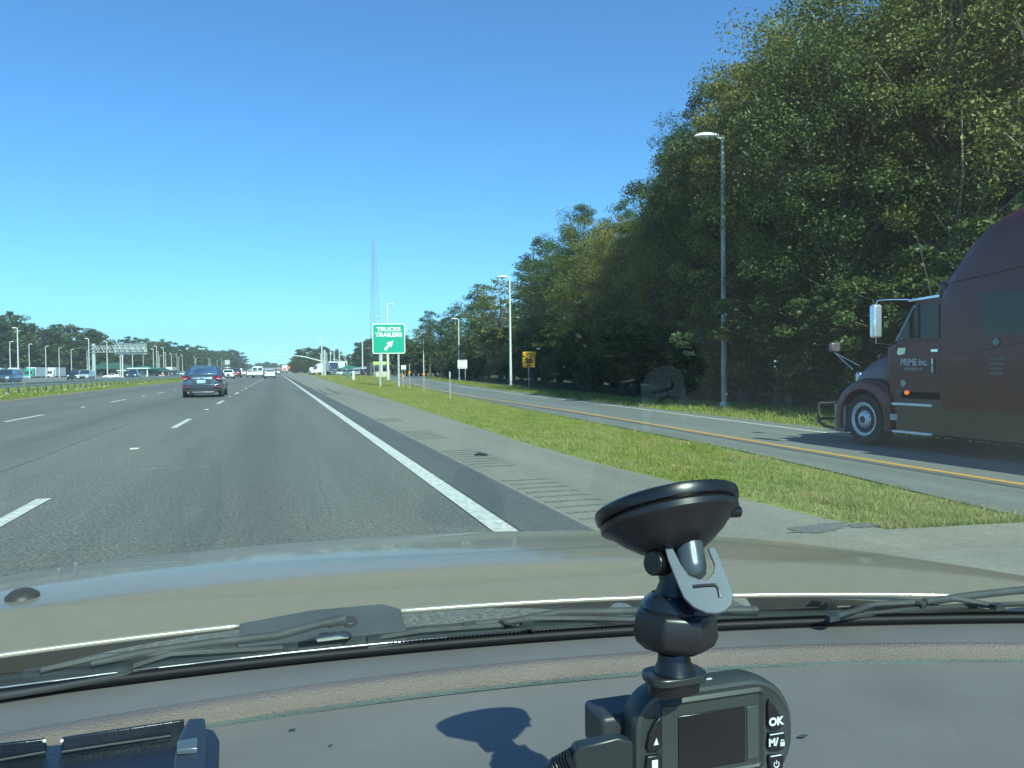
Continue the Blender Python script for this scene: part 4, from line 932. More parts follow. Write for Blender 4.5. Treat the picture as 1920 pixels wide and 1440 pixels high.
# ------------------------------------------------------------------ red tractor unit on the ramp
def red_truck():
    RX, RY = 11.2, 11.7; X0 = 9.95
    t = thing('tractor_truck', 'dark red sleeper cab truck on the ramp, cut off by the right edge', 'truck', (RX, RY, RB))
    def W3(x, y, z): return (x-RX, y-RY, z-RB)
    MR = M('paint_maroon', (.095,.006,.009), .4, 0, .25, var=.08, vs=3); MD = paint('maroon_dark', (.038,.006,.008), .1, .4)
    X1 = 2*RX-X0
    # sleeper
    top = [(9.93, 2.38), (9.88, 2.50), (9.66, 2.72), (9.49, 2.92), (9.2, 3.17), (8.85, 3.31), (8.45, 3.42), (8.0, 3.5), (7.2, 3.52)]
    m = MB(); rings = []
    for y, zt in top:
        half = [(1.0, .3), (1.21, .36), (1.25, .6), (1.25, 1.2), (1.25, 1.9), (1.245, zt-.35), (1.2, zt-.12), (1.08, zt-.02), (.5, zt+.06)]
        ring = [(x, y, z) for x, z in half]+[(-x, y, z) for x, z in reversed(half)]
        rings.append([W3(RX+x, y_, z) for x, y_, z in ring])
    m.loft(rings); m.build('sleeper', MR, t, smooth=50)
    # cab
    m = MB(); m.prism([W3(X0+.06, y, z) for y, z in ((9.9, .3), (11.1, .3), (11.15, 1.43), (10.95, 1.5), (10.52, 2.16), (10.3, 2.24), (9.9, 2.26))], (X1-X0-.12, 0, 0)); m.build('cab', MR, t, bevel=.07, segs=3)
    m = MB(); m.prism([W3(X0+.10, 10.93+.01, 1.53), W3(X1-.10, 10.93+.01, 1.53), W3(X1-.12, 10.56, 2.10), W3(X0+.12, 10.56, 2.10)], (0, .035, .02)); m.build('windshield', GLASS, t)
    # hood: narrower towards the nose
    m = MB(); rings = []
    for y, zt, hw in ((10.95, 1.50, 1.12), (11.3, 1.46, 1.06), (11.7, 1.37, .98), (12.05, 1.24, .92), (12.3, 1.06, .86), (12.45, .85, .82), (12.55, .55, .80), (12.55, .35, .80)):
        half = [(hw*.98, .1), (hw, min(.5, zt*.5)), (hw, zt*.62), (hw*.97, zt*.80), (hw*.86, zt*.93), (hw*.62, zt*.985), (.2, zt)]
        rings.append([W3(RX+x, y, z) for x, z in half]+[W3(RX-x, y, z) for x, z in reversed(half)])
    m.loft(rings); m.build('hood', MR, t, smooth=55, sub=1)
    MB().boxb(-.6, .6, 12.5-RY, 12.62-RY, .35-RB, 1.0-RB).build('grille', CHROME, t, bevel=.04)
    for s in (-1, 1):
        # fender with wheel opening
        cy, cz, r = 11.68, .16, .55; o = []
        for y, z in ((10.98, -.02), (10.98, .62), (11.2, .80), (11.5, .90), (11.75, .90), (11.98, .83), (12.2, .68), (12.36, .46), (12.42, .2), (12.38, -.06)): o.append((y, z))
        arc = [(cy+r*math.cos(a_), cz+r*math.sin(a_)) for a_ in np.linspace(math.radians(-18), math.radians(198), 18)]
        xs = RX+s*1.25
        rings = []
        # loft between outer contour (resampled) and arc for the side face, plus the top skin
        outer = o[::-1]
        def resample(p, n):
            p = [Vector((a_, b_)) for a_, b_ in p]; d = [0]
            for a_, b_ in zip(p, p[1:]): d.append(d[-1]+(b_-a_).length)
            return [(float(np.interp(q, d, [v.x for v in p])), float(np.interp(q, d, [v.y for v in p]))) for q in np.linspace(0, d[-1], n)]
        O = resample(outer, 22); A = resample(arc, 22)
        m = MB(); rows = [[W3(xs-s*.42, y, z-.02) for y, z in O], [W3(xs-s*.12, y+(0), z) for y, z in O], [W3(xs-s*.02, y+(cy-y)*.05, z+(cz-z)*.06) for y, z in O], [W3(xs, y+(cy-y)*.12, z+(cz-z)*.12) for y, z in O],
                          [W3(xs, y, z) for y, z in A], [W3(xs-s*.05, y, z) for y, z in A], [W3(xs-s*.45, y, z) for y, z in A]]
        m.loft(rows, closed=False, caps=False); m.build('fender', MR, t, smooth=45)
        # wheel
        wr = .465; c = (RX+s*1.0, cy, RB+wr)
        m = MB(); m.lathe(W3(RX+s*.88, cy, RB+wr), (s, 0, 0), [(0, .3), (0, wr*.9), (.04, wr), (.27, wr), (.315, wr*.94), (.32, wr*.72), (.30, wr*.66)], 40); wo = m.build('wheel', TYRE, t, smooth=40)
        m = MB(); m.lathe(W3(RX+s*1.16, cy, RB+wr), (s, 0, 0), [(0, .29), (.045, .305), (.050, .288), (.022, .268), (.012, .17), (.035, .145), (.06, .10), (.065, .02)], 36); ri = m.build('rim', M('truck_rim', (.62,.64,.66), .35, .45), wo, smooth=30)
        m = MB()
        for k in range(10):
            a_ = 2*PI*k/10; y, z = cy+.225*math.cos(a_), RB+wr+.225*math.sin(a_); m.cyl(W3(RX+s*1.165, y, z), W3(RX+s*1.186, y, z), .024, n=10)
        m.build('hand_hole', BLACKP, wo)
        m = MB()
        for k in range(10):
            a_ = 2*PI*(k+.5)/10; y, z = cy+.14*math.cos(a_), RB+wr+.14*math.sin(a_); m.cyl(W3(RX+s*1.15, y, z), W3(RX+s*1.20, y, z), .016, n=6)
        m.cyl(W3(RX+s*1.2, cy, RB+wr), W3(RX+s*1.235, cy, RB+wr), .075, .06, n=12); m.build('hub_nuts', BLACKP, wo)
        # steps and side skirt
        q = X0+.03 if s < 0 else X1-.03
        MB().box(W3(q-s*.35, 9.05, .35), (.7, 3.75, .75)).build('side_skirt', MD, t, bevel=.04)
        for z in (.475, .012): MB().box(W3(q+s*.012, 10.53, z), (.06, .84, .045)).build('step', M('step_alloy', (.75,.78,.82), .3, .5), t, bevel=.01)
        # door with window
        xo = X0+.05 if s < 0 else X1-.05
        m = MB(); m.prism([W3(xo, y, z) for y, z in ((9.96, .56), (10.78, .56), (10.80, 1.42), (10.64, 1.52), (9.96, 1.49))], (s*.02, 0, 0)); d = m.build('door', MR, t, bevel=.012)
        m = MB(); m.prism([W3(xo, y, z) for y, z in ((9.99, 1.54), (10.60, 1.57), (10.84, 1.53), (10.48, 2.10), (9.99, 2.08))], (s*.016, 0, 0)); m.build('door_window', M('cab_glass', (.008,.014,.018), .08, 0, .15, spec=.4), t)
        MB().boxb(*sorted((xo-RX, xo+s*.03-RX)), 10.38-RY, 10.42-RY, 1.55-RB, 2.1-RB).build('window_bar', BLACKP, t)
        MB().boxb(*sorted((xo-RX+s*.02, xo+s*.035-RX)), 10.0-RY, 10.13-RY, 1.33-RB, 1.37-RB).build('door_handle', CHROME, d)
        xq = X0 if s < 0 else X1
        m = MB(); m.prism([W3(xq-s*.004, y, z) for y, z in ((9.17, 1.55), (8.3, 1.55), (8.3, 2.08), (8.6, 2.16), (9.1, 2.16), (9.17, 2.08))], (s*.014, 0, 0)); m.build('sleeper_window', M('cab_glass', (.02,.035,.045)), t)
        m = MB(); m.tube([W3(xq+s*.003, y, z) for y, z in ((9.85, 1.27), (9.3, 1.31), (8.9, 1.38), (8.3, 1.43), (7.3, 1.44))], .008, 6); m.build('body_line', MD, t)
        m = MB(); m.tube([W3(xq+s*.003, y, z) for y, z in ((9.85, 2.38), (9.2, 2.42), (8.3, 2.50), (7.3, 2.52))], .006, 6); m.build('panel_seam', BLACKP, t)
        # mirrors
        mx_ = RX+s*1.62
        m = MB(); m.tube([W3(RX+s*1.2, 10.62, 2.20), W3(RX+s*1.45, 10.75, 2.21), W3(mx_, 10.86, 2.20), W3(mx_, 10.88, 2.12)], .016, 8); m.tube([W3(RX+s*1.2, 10.85, 1.45), W3(mx_, 10.9, 1.50), W3(mx_, 10.88, 1.6)], .012, 8); m.build('mirror_bracket', CHROME, t, smooth=60)
        MB().box(W3(mx_, 10.9, 1.86), (.17, .13, .56)).build('side_mirror', M('mirror_shell', (.7,.75,.82), .15, .7), t, bevel=.04, segs=3)
        hm = Vector((RX+s*.95, 12.75, 1.48)); 
        mo = MB().box(W3(hm.x, hm.y, hm.z), (.20, .10, .18)).build('hood_mirror', M('mirror_dark', (.18,.14,.16), .2, .4), t, bevel=.03)
        m = MB(); m.tube([W3(hm.x, hm.y, hm.z-.1), W3(RX+s*.86, 12.35, 1.05)], .009, 6); m.tube([W3(hm.x, hm.y, hm.z-.1), W3(RX+s*.84, 12.2, 1.12)], .009, 6); m.build('mirror_strut', CHROME, t)
        MB().lathe(W3(RX+s*.70, 12.43, .62), (s*.5, 1, .1), [(0, .15), (.03, .13), (.05, .02)], 14).build('headlight', HEADL, t, smooth=50)
    # bumper and animal guard
    m = MB(); m.loft([[W3(RX+x, y, z) for x, y in ((-1.22, 12.15), (-1.2, 12.45), (-1.05, 12.62), (1.05, 12.62), (1.2, 12.45), (1.22, 12.15))] for z in (-.1, .05, .42)], closed=True); m.build('bumper', paint('bumper_grey', (.10,.10,.12), .2, .4), t, bevel=.03, smooth=40)
    m = MB(); m.tube([W3(RX-1.1, 12.55, -.05), W3(RX-1.12, 12.85, -.03), W3(RX-1.14, 12.97, .06), W3(RX-1.14, 12.98, .42)], .028, 8); m.tube([W3(RX+1.1, 12.55, -.05), W3(RX+1.12, 12.85, -.03), W3(RX+1.14, 12.97, .06), W3(RX+1.14, 12.98, .42)], .028, 8)
    m.tube([W3(RX-1.14, 12.98, .40), W3(RX+1.14, 12.98, .40)], .028, 8); m.tube([W3(RX-1.14, 12.97, .1), W3(RX+1.14, 12.97, .1)], .028, 8); m.build('front_guard', BLACKP, t, smooth=60)
    # bright strip painting in the visor and roof highlight, and roof lamp
    MB().prism([W3(X0+.05, 10.62, 2.17), W3(X0+.05, 10.0, 2.19), W3(X0+.05, 10.0, 2.23), W3(X0+.05, 10.66, 2.20)], (X1-X0-.1, 0, 0)).build('visor_highlight', M('visor_highlight_bright', (.7,.75,.85), .2, .8), t)
    m = MB(); m.lathe(W3(X0+.10, 9.98, 2.36), (-.2, 1, .2), [(-.1, .09), (.0, .085), (.05, .05), (.07, .005)], 12); m.build('roof_marker', MD, t, smooth=50)
    MB().cyl(W3(X0+.2, 10.3, 2.2), W3(X0+.2, 10.62, 3.3), .008, .004, 6).build('aerial', BLACKP, t)
    # marker lamp, badge, stickers
    xs = X0+.028
    p = onX(1702, 736, xs); MB().cyl(W3(xs+.03, p.y, p.z), W3(xs-.04, p.y, p.z), .033, n=12).build('marker_lamp', M('amber_lamp', (.9,.16,.02), .3, emit=.6), t, smooth=50)
    p = onX(1694, 718.5, xs); MB().cyl(W3(xs+.02, p.y, p.z), W3(xs-.01, p.y, p.z), .055, n=20).build('round_badge', M('badge_grey', (.35,.36,.3), .6), t)
    p = onX(1768, 721, xs); MB().cyl(W3(xs+.02, p.y, p.z), W3(xs-.02, p.y, p.z), .035, n=14).build('fuel_cap', M('badge_grey', (.35,.36,.3)), t)
    p = onX(1675, 782, X0); MB().box(W3(X0+.02, p.y, p.z), (.05, .15, .11)).build('side_lamp', M('lamp_grey', (.4,.42,.46), .3), t, bevel=.01)
    GB = lambda x, y, z: Matrix.Translation(W3(x, y, z)) @ Matrix(((0,0,-1,0),(-1,0,0,0),(0,1,0,0),(0,0,0,1)))
    LT_ = M('truck_lettering', (.42,.46,.48), .5)
    p = onX(1713.5, 679.5, xs); text('PRIME inc.', .155, LT_, t, GB(xs-.004, p.y, p.z), 'lettering', .002, .004, sx=.86)
    p = onX(1713, 692, xs); text('SPRINGFIELD, MO', .06, LT_, t, GB(xs-.004, p.y, p.z), 'lettering', .001, sx=.8)
    p = onX(1749, 686, xs); st_ = MB().box(W3(xs-.006, p.y, p.z), (.006, .075, .27)).build('door_sticker', M('sticker_green', (.02,.09,.05), .5), t)
    MB().box(W3(xs-.012, p.y, p.z+.07), (.004, .03, .1)).build('sticker_mark', WHITE, st_); MB().box(W3(xs-.012, p.y, p.z-.05), (.004, .022, .1)).build('sticker_mark', WHITE, st_)
    p = onX(1691, 658, xs); MB().prism([W3(xs-.01, p.y+a_, p.z+b_) for a_, b_ in ((.10, -.04), (.05, -.07), (-.07, -.05), (-.09, .05), (.07, .05))], (.02, 0, 0)).build('corner_mirror', M('mirror_light', (.55,.6,.5), .1, .6), t)
    for i, (wd, z) in enumerate(((.22, 1.20), (.25, 1.13), (.25, 1.06), (.21, .99))):
        m = MB(); n = 9
        for k in range(n): m.box(W3(X0-.004, 8.92-wd/2+wd*(k+.5)/n, z), (.004, wd/n*.8, .035))
        m.build('decal_line', M('decal_grey', (.12,.13,.14), .5), t)
    p = onX(1869, 635, X0); MB().cyl(W3(X0+.0, p.y, p.z-.04), W3(X0-.02, p.y, p.z-.04), .05, n=12).build('window_sticker', M('sticker_teal', (.12,.25,.25)), t)
    # unseen trailer added behind, outside the frame, to cast a shadow
    MB().boxb(-1.3, 1.3, -18, -5.6, 1.15, 4.1).build('trailer', WHITE, t, bevel=.04)
    for s in (-1, 1):
        for y in (-5.2, -6.5, -15, -16.3):
            MB().cyl((s*.7, y, .5), (s*1.2, y, .5), .5, n=18).build('wheel', TYRE, t, smooth=40)
red_truck()

# ------------------------------------------------------------------ our own car, seen through its windscreen
CXC = .03
car0 = thing('own_car', 'beige car carrying the camera: dusty grey dashboard, wipers and glossy hood', 'car', (0, 0, 0))
def fit(pts, z, deg=2):
    P = [gp(x, y, z) for x, y in pts]; return np.polyfit([p.x for p in P], [p.y for p in P], deg)
cG = fit([(0, 1305), (300, 1268), (600, 1228), (900, 1205), (1180, 1185), (1500, 1168), (1920, 1160)], .872)
cH = fit([(0, 1225), (300, 1185), (460, 1165), (740, 1147), (1100, 1120), (1400, 1110), (1820, 1114)], .868)
cT = fit([(0, 1373), (400, 1308), (700, 1261), (1100, 1231), (1500, 1207), (1920, 1204)], .882)
cB = fit([(0, 1420), (500, 1334), (800, 1283), (1150, 1258), (1500, 1237), (1920, 1229)], .876)
cL = fit([(390, 1362), (700, 1312), (1150, 1270), (1500, 1243), (1900, 1233)], .872)
V = np.polyval
HX0, HX1 = -.72, .98
def xs_(a=HX0, b=HX1, n=60): return np.linspace(a, b, n)
def dash_mat(name, c, bs=900, bump=.15, rough=.55):
    return M(name, c, rough, var=.10, vs=7, bump=bump, bs=bs)
DASH = dash_mat('dash_vinyl', (.165,.150,.138)); DASHB = dash_mat('dash_band', (.175,.14,.118), 600, .5, .5); STRIP = M('dash_strip', (.12,.15,.14), .5, bump=.3, bs=500)
DKGAP = M('gap_black', (.01,.01,.01), .8)
X_ = xs_()
def surf(rows, name, mat, parent, smooth=60, sub=0): return MB().loft(rows, closed=False, caps=False).build(name, mat, parent, smooth=smooth, sub=sub, recalc=True)
# dashboard top (solid body with a rear face)
zb = .872
rows = [[(x, V(cG, x)-.004, .868) for x in X_], [(x, V(cT, x)*.5+V(cG, x)*.5, .872) for x in X_], [(x, V(cT, x)+.004, .872) for x in X_]]
front = surf(rows, 'dash_front', DASH, car0)
# leather-look band: rounded lip
rows = []
for k, dz in ((-.006, -.012), (.0, .0), (.08, .0045), (.2, .006), (.5, .007), (.8, .0055), (.95, .002), (1.0, -.006)):
    rows.append([(x, V(cT, x)*(1-k)+V(cB, x)*k, .877+dz) for x in X_])
surf(rows, 'dash_band', DASHB, car0, 80)
rows = [[(x, V(cB, x)+.002, .866) for x in X_], [(x, V(cB, x)-.0035, .866) for x in X_], [(x, V(cB, x)-.0045, .8725) for x in X_], [(x, V(cL, x)+.003, .8725) for x in X_], [(x, V(cL, x)+.002, .864) for x in X_]]
surf(rows, 'vent_strip', STRIP, car0, 30)
rows = [[(x, V(cL, x)+.0032, .8700) for x in X_], [(x, V(cL, x)-.0040, .8695) for x in X_]]
surf(rows, 'vent_gap', DKGAP, car0)
rows = []
for k, z in ((0, .864), (.002, .8712), (.12, .8705), (.4, .870), (.7, .866), (.88, .858), (1, .835), (1.05, .78), (1.08, .6)):
    rows.append([(x, (V(cL, x)-.0030)*(1-k)+.16*k, z) for x in X_])
surf(rows, 'dash_top', DASH, car0, 50)
# faint diagonal crease and scuffs on the dash
def onz(px, py, z=.8712): return gp(px, py, z)
SCUFF = M('scuff', (.05,.06,.075), .7)
for px, py, rx, ry in ((1506, 1379, .004, .002), (548, 1367, .003, .0015), (620, 1396, .002, .001), (1118, 1200, .0015, .001)):
    g = gp(px, py, .873); n = 10; MB().add([(g.x+rx*math.cos(2*PI*k/n), g.y+ry*math.sin(2*PI*k/n), .8728 if py > 1250 else .8735) for k in range(n)], [tuple(range(n))]).build('scuff_mark', SCUFF, car0)
# windscreen seal, frit, cowl
m = MB(); m.tube([(x, V(cG, x), .873) for x in X_], .0055, 10); m.build('windshield_seal', M('rubber_seal', (.006,.006,.007), .55, spec=.25), car0, smooth=60)
m = MB(); m.tube([(x, V(cG, x)+.003, .8778) for x in xs_(HX0, .16, 40)], .0012, 6); m.build('seal_painted_highlight', M('seal_highlight_bright', (.7,.68,.66), .25, .7), car0, smooth=60)  # thin bright line puts the seal's highlight into the colour
m = MB(); SL = math.tan(math.radians(27))
def WY(x, z): return V(cG, x)+.004-(z-.876)/SL
for x in np.arange(.10, HX1, .0042):
    z = .8785; m.prism([(x, WY(x, z), z), (x+.0026, WY(x, z), z), (x+.0013, WY(x, z+.0032), z+.0032)], (0, .0005, .0005))
rows = [[(x, WY(x, .874), .874) for x in xs_(.08, HX1, 40)], [(x, WY(x, .8795), .8795) for x in xs_(.08, HX1, 40)]]
m.loft(rows, closed=False, caps=False); m.build('windshield_frit', DKGAP, car0)
COWL = M('cowl_plastic', (.045,.058,.062), .5, var=.25, vs=12, bump=.12, bs=500)
rows = []
for k, z in ((0, .868), (.15, .858), (.45, .850), (.8, .845), (1.0, .842), (1.02, .80)):
    rows.append([(x, V(cG, x)*(1-k)+V(cH, x)*k+(.012 if k >= 1 else 0), z) for x in X_])
surf(rows, 'cowl', COWL, car0, 60)
# slots in the cowl, seen as light patches
MB().box((gp(623, 1194, .862).x, gp(623, 1194, .862).y, .861), (.034, .012, .003), rz=.06).build('fluid_cap', M('cowl_cap', (.30,.33,.31), .5), car0, bevel=.002)
# hood
HOOD = bpy.data.materials.new('hood_paint'); HOOD.use_nodes = True
def hoodmat():
    n = HOOD.node_tree; L = n.links; b = n.nodes['Principled BSDF']; tc = n.nodes.new('ShaderNodeTexCoord')
    nz = n.nodes.new('ShaderNodeTexNoise'); nz.inputs['Scale'].default_value = 45; nz.inputs['Detail'].default_value = 6; L.new(tc.outputs['Object'], nz.inputs[0])
    mx = n.nodes.new('ShaderNodeMix'); mx.data_type = 'RGBA'; L.new(nz.outputs[0], mx.inputs[0]); mx.inputs[6].default_value = (.19,.165,.11, 1); mx.inputs[7].default_value = (.235,.205,.14, 1); L.new(mx.outputs[2], b.inputs['Base Color'])
    b.inputs['Metallic'].default_value = .1; b.inputs['Roughness'].default_value = .45; b.inputs['Coat Weight'].default_value = .42; b.inputs['Coat Roughness'].default_value = .08
hoodmat()
HXa, HXb = -.74, 1.0
def hoodz(x, y, s):      # s: 0 at rear edge, 1 at nose
    u = (x-.12)/.88
    prof = float(np.interp(s, [0, .03, .088, .098, .2, .35, .55, .75, .9, 1.0, 1.06], [.866, .874, .8885, .889, .8855, .868, .829, .780, .730, .675, .52]))
    return prof-.035*abs(u)**3.5
rows = []
for s in (0, .01, .03, .06, .084, .090, .098, .12, .16, .2, .27, .35, .45, .55, .65, .75, .83, .9, .95, 1.0, 1.03, 1.06):
    row = []
    for x in xs_(HXa, HXb, 48):
        y0 = V(cH, x); y1 = 2.02-.16*((x-.12)/.88)**2-.25*max(0, abs((x-.12)/.88))**6; y = y0+(y1-y0)*min(s, 1.02)
        row.append((x, y, hoodz(x, y, s)))
    rows.append(row)
surf(rows, 'hood', HOOD, car0, 60, sub=1)
for sx, x in ((-1, HXa), (1, HXb)):
    m = MB(); r0 = [(x, V(cH, x)+(1.65-V(cH, x))*s, hoodz(x, 0, s)-.002) for s in (0, .2, .5, .8, 1)]
    m.loft([r0, [(a_+sx*.06, b_, c_-.03) for a_, b_, c_ in r0], [(a_+sx*.12, b_, c_-.12) for a_, b_, c_ in r0], [(a_+sx*.14, b_, .35) for a_, b_, c_ in r0]], closed=False, caps=False); m.build('fender', HOOD, car0, smooth=60)
# rounded rear lip of the hood, its sun highlight painted in as pale cream
CREAM = M('hood_lip_highlight', (.55,.50,.40), .22, .5, 1., var=.03)
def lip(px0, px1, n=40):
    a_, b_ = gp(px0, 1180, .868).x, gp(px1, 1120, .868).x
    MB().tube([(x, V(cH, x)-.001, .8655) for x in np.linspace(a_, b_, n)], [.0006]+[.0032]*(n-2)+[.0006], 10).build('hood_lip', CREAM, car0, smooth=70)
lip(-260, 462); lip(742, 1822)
# hood opening trim with washer jet and bonnet stop between the two lip lengths
g0, g1 = gp(450, 1168, .868).x, gp(752, 1146, .868).x
rows = [[(x, V(cH, x)-.004+.008*min(1, (x-g0)/(g1-g0)*2.2)*min(1, (g1-x)/(g1-g0)*9), .869+.005*min(1, (x-g0)/(g1-g0)*2.2)*min(1, (g1-x)/(g1-g0)*9)) for x in np.linspace(g0, g1, 28)], [(x, V(cH, x)-.008, .869) for x in np.linspace(g0, g1, 28)], [(x, V(cH, x)-.045-.01*math.sin((x-g0)/(g1-g0)*PI), .858) for x in np.linspace(g0, g1, 28)], [(x, V(cH, x)-.05, .83) for x in np.linspace(g0, g1, 28)]]
surf(rows, 'wiper_recess', COWL, car0, 60)
def hood_hit(px, py):
    d = ray(px, py)
    for k in np.linspace(.8, 2.4, 400):
        p = CAM+d*k; y0 = V(cH, p.x); y1 = 2.02-.16*((p.x-.12)/.88)**2-.25*max(0, abs((p.x-.12)/.88))**6; s_ = (p.y-y0)/(y1-y0)
        if s_ > 0 and p.z <= hoodz(p.x, p.y, s_): return p
    return CAM+d*1.3
g = hood_hit(42, 1122); m = MB(); m.lathe((g.x, g.y, g.z-.002), (0, -.15, 1), [(0, .019), (.006, .018), (.011, .012), (.013, .002)], 16); m.build('washer_nozzle', BLACKP, car0, smooth=50)
# wipers
WB = M('wiper_metal', (.026,.033,.035), .65, 0, var=.3, vs=40); WRUB = M('wiper_rubber', (.03,.032,.034), .7)
def wiper(pts_blade, yokes, arm, pivot, z=.884):
    G = lambda p, dz=0: tuple(gp(p[0], p[1], z+dz)-Vector((0, 0, 0)))
    root = MB().tube([G(p, .0) for p in arm], [.0038]+[.0045]*(len(arm)-2)+[.006], 8).build('wiper_arm', WB, car0, smooth=60)
    MB().tube([G(p, -.008) for p in pts_blade], .0030, 6).build('wiper_blade', WRUB, root, smooth=60)
    for (a_, mid, b_) in yokes:
        m = MB(); m.tube([G(a_, -.004), G(mid, .0), G(b_, -.004)], .0036, 6)
        for q in (a_, b_): c = Vector(G(q, -.003)); m.box(c, (.013, .008, .006), rz=.1)
        m.build('wiper_yoke', WB, root, smooth=50)
    if pivot:
        for q, r in pivot:
            c = Vector(G(q)); MB().lathe((c.x, c.y, c.z-.004), (0, -.35, 1), [(0, r), (.003, r*.97), (.0045, r*.8), (.005, r*.1)], 18).build('pivot_cap', BLACKP, root, smooth=40)
wiper([(-120, 1325), (100, 1290), (300, 1255), (545, 1222), (640, 1212)], [((60, 1262), (190, 1232), (400, 1220)), ((235, 1254), (320, 1228), (545, 1214))],
      [(170, 1246), (260, 1226), (400, 1205), (520, 1192), (600, 1170), (645, 1162)], [((618, 1163), .0068), ((656, 1161), .0080)])
wiper([(690, 1216), (880, 1196), (1060, 1180), (1240, 1172)], [((880, 1172), (1000, 1160), (1240, 1162)), ((700, 1198), (790, 1184), (985, 1170))],
      [(1000, 1178), (940, 1170), (1050, 1148), (1180, 1146), (1300, 1144), (1420, 1146)], None)
m = MB(); m.lathe(gp(1166, 1152, .868), (0, -.35, 1), [(0, .015), (.006, .014), (.008, .010), (.009, .001)], 20); m.build('pivot_cap', M('cap_grey', (.13,.15,.15), .3), car0, smooth=50)
wiper([(1560, 1160), (1700, 1143), (1860, 1134), (2000, 1130)], [((1560, 1158), (1640, 1134), (1740, 1128)), ((1730, 1132), (1790, 1122), (1870, 1138))],
      [(1735, 1128), (1810, 1118), (1900, 1108), (2040, 1096)], None, .888)
# windscreen glass
def windscreen():
    m = bpy.data.materials.new('windscreen_glass'); m.use_nodes = True; n = m.node_tree; L = n.links; n.nodes.remove(n.nodes['Principled BSDF'])
    tr = n.nodes.new('ShaderNodeBsdfTransparent'); tr.inputs[0].default_value = (.76, .98, .885, 1)
    gl = n.nodes.new('ShaderNodeBsdfGlossy'); gl.inputs['Roughness'].default_value = .0; gl.inputs[0].default_value = (1, 1, 1, 1)
    lw = n.nodes.new('ShaderNodeLayerWeight'); lw.inputs[0].default_value = .5
    pw = n.nodes.new('ShaderNodeMath'); pw.operation = 'POWER'; L.new(lw.outputs['Facing'], pw.inputs[0]); pw.inputs[1].default_value = 5
    ma = n.nodes.new('ShaderNodeMath'); ma.operation = 'MULTIPLY_ADD'; L.new(pw.outputs[0], ma.inputs[0]); ma.inputs[1].default_value = .62; ma.inputs[2].default_value = .02; ma.use_clamp = True
    mx = n.nodes.new('ShaderNodeMixShader'); L.new(ma.outputs[0], mx.inputs[0]); L.new(tr.outputs[0], mx.inputs[1]); L.new(gl.outputs[0], mx.inputs[2]); L.new(mx.outputs[0], n.nodes['Material Output'].inputs[0])
    rows = [[(x, WY(x, z)-.0, z) for x in xs_(HX0+.02, HX1-.02, 50)] for z in np.linspace(.874, 1.44, 16)]
    o = surf(rows, 'windshield', m, car0, 180)
windscreen()

